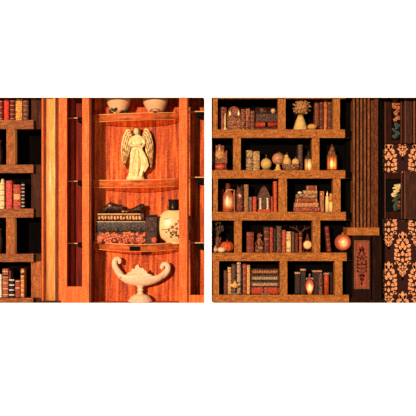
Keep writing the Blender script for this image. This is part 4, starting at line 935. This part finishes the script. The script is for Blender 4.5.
# two deep dark frames holding flower pictures, with a broad brown slab on their right
def picture(label, x0, x1, p0, p1, ox0, ox1, op0, op1, flowers, leaves, seed):
    y = .15
    r = thing('framed_picture', label, 'picture', W((x0 + x1) / 2, p1, y), 'framed flower pictures on the damask wall')
    m = MB(); fbox(m, x0, ox0, p0, p1, y, .199, bev=.002); fbox(m, ox1, x1, p0, p1, y, .199, bev=.002); fbox(m, ox0, ox1, p0, op0, y, .199); fbox(m, ox0, ox1, op1, p1, y, .199); m.build('frame', M_maroon, r)
    m = MB(); fbox(m, x0 + 2.2, x0 + 3, p0, p1, y - .008, y); fbox(m, ox1 + .3, ox1 + 1.2, p0, p1, y - .008, y); m.build('frame_bead', plain((104, 48, 26)), r)
    m = MB(); fbox(m, ox0, ox1, op0, op1, .18, .198); pc = m.build('canvas', plain((12, 11, 9), rough=.8, spec=.03), r)
    random.seed(seed)
    for nm, mt, pts, q in leaves + flowers:
        m = MB()
        for px, py in pts: 
            for j in range(4):
                a = random.uniform(0, 6.3); m.ball((X(px + q * .8 * math.cos(a), .18), .1795, Z(py + q * .8 * math.sin(a), .18)), q * .0062, n=8, ey=.25)
        m.build(nm, mt, pc)
    return r
picture('dark wood framed picture of orange flowers, upper of two on the damask wall', 382.6, 404, 94, 143.4, 391.6, 400.4, 98, 140.4,
        [('painted_flowers', plain((196, 104, 50), var=.5), [(395, 101), (397.6, 103.6), (394.6, 107), (397, 112), (399, 108), (395.4, 113.4), (398.4, 117), (396, 119.6), (394.4, 104.4), (399, 118)], 1.3)],
        [('painted_leaves', plain((52, 66, 60)), [(395, 124), (397.4, 127), (394.6, 130), (398, 133.6), (395.4, 136), (398.6, 125)], 1.7)], 2)
picture('dark wood framed picture of cream flowers and green leaves, lower one', 382.6, 403.4, 172.6, 218.6, 385.6, 400.8, 179, 212,
        [('painted_flowers', plain((236, 196, 122)), [(397, 185.4), (399, 187), (395.4, 188.6), (398.4, 190.6), (394.8, 192), (394, 195), (400, 184.6)], 1.3), ('red_blossoms', plain((190, 70, 50)), [(399.4, 205.4), (399, 202)], .8)],
        [('painted_leaves', plain((52, 66, 34)), [(396.6, 197), (394.8, 200), (397.8, 203), (394.4, 205), (398.8, 207), (396, 208.6), (399.6, 196)], 1.6)], 4)
SL = grain('dim_mahogany', (24, 10, 5), (50, 23, 12), (74, 38, 22), scale=(60, 60, 8), fine=110)
for lb_, x0, x1, p0, p1 in (('broad brown shutter board right of the upper flower picture', 404.6, 412.6, 94, 143), ('broad brown shutter board at right edge beside the lower flower picture', 404.2, 419, 171.4, 219)):
    r = thing('shutter_board', lb_, 'shutter', W((x0 + x1) / 2, p1, .12), 'brown shutter boards on the damask wall')
    m = MB(); fbox(m, x0, x1, p0, p1, .12, .197, bev=.003); m.build('board', SL, r)
    m = MB(); fbox(m, x0, x0 + 1.4, p0, p1, .112, .12); m.build('board_bead', plain((112, 60, 40)), r)
    m = MB(); fbox(m, x0 + 2, x1 - .5, p1 - 1.6, p1, .108, .12); m.build('board_foot', plain((60, 26, 16)), r)
# thin copper trimmed strip at the far right of the upper picture
r = thing('damask_pelmet', 'narrow dark hanging strip at the right picture edge above the damask band', 'curtain', W(416, 143, .1))
m = MB(); fbox(m, 413.2, 420, 94, 143, .13, .196, bev=.004); m.build('strip', M_darkR, r)
m = MB(); fbox(m, 413.4, 415, 94, 143, .124, .13); m.build('copper_trim', plain((150, 72, 34)), r)

# ------------------------------------------------------------------ light, world, camera
def sun(name, energy, az, el, ang, col):
    l = bpy.data.lights.new(name, 'SUN'); l.energy = energy; l.angle = ang; l.color = col
    o = bpy.data.objects.new(name, l); COL.objects.link(o)
    d = Vector((math.sin(az) * math.cos(el), math.cos(az) * math.cos(el), -math.sin(el)))
    o.rotation_euler = d.to_track_quat('-Z', 'Y').to_euler(); o.location = (-2, -5, 4)
sun('key_sun', 5.6, math.radians(21), math.radians(10), math.radians(.6), (1, .8, .61))
l = bpy.data.lights.new('warm_fill', 'SPOT'); l.energy = 24; l.color = (1, .72, .42); l.shadow_soft_size = .06; l.spot_size = math.radians(95); l.spot_blend = .6  # added warm fill spot, an unseen source brightening the left opening
o = bpy.data.objects.new('warm_fill', l); COL.objects.link(o); o.location = (X(110), -1.3, Z(190))
o.rotation_euler = Vector((X(60) - X(110), 1.3, 0)).to_track_quat('-Z', 'Y').to_euler()
w = bpy.data.worlds.new('world'); SC.world = w; w.use_nodes = True
w.node_tree.nodes['Background'].inputs[0].default_value = (1, .92, .84, 1); w.node_tree.nodes['Background'].inputs[1].default_value = .26
cam = bpy.data.cameras.new('camera'); co = bpy.data.objects.new('camera', cam); COL.objects.link(co)
cam.sensor_width = 36; cam.lens = 36 * D / 4.16; cam.clip_end = 100
co.location = (0, -D, ZC); co.rotation_euler = (PI / 2, 0, 0)
SC.camera = co
SC.view_settings.view_transform = 'Standard'; SC.view_settings.look = 'None'
SC.view_settings.exposure = 0; SC.view_settings.gamma = 1; SC.view_settings.use_curve_mapping = False
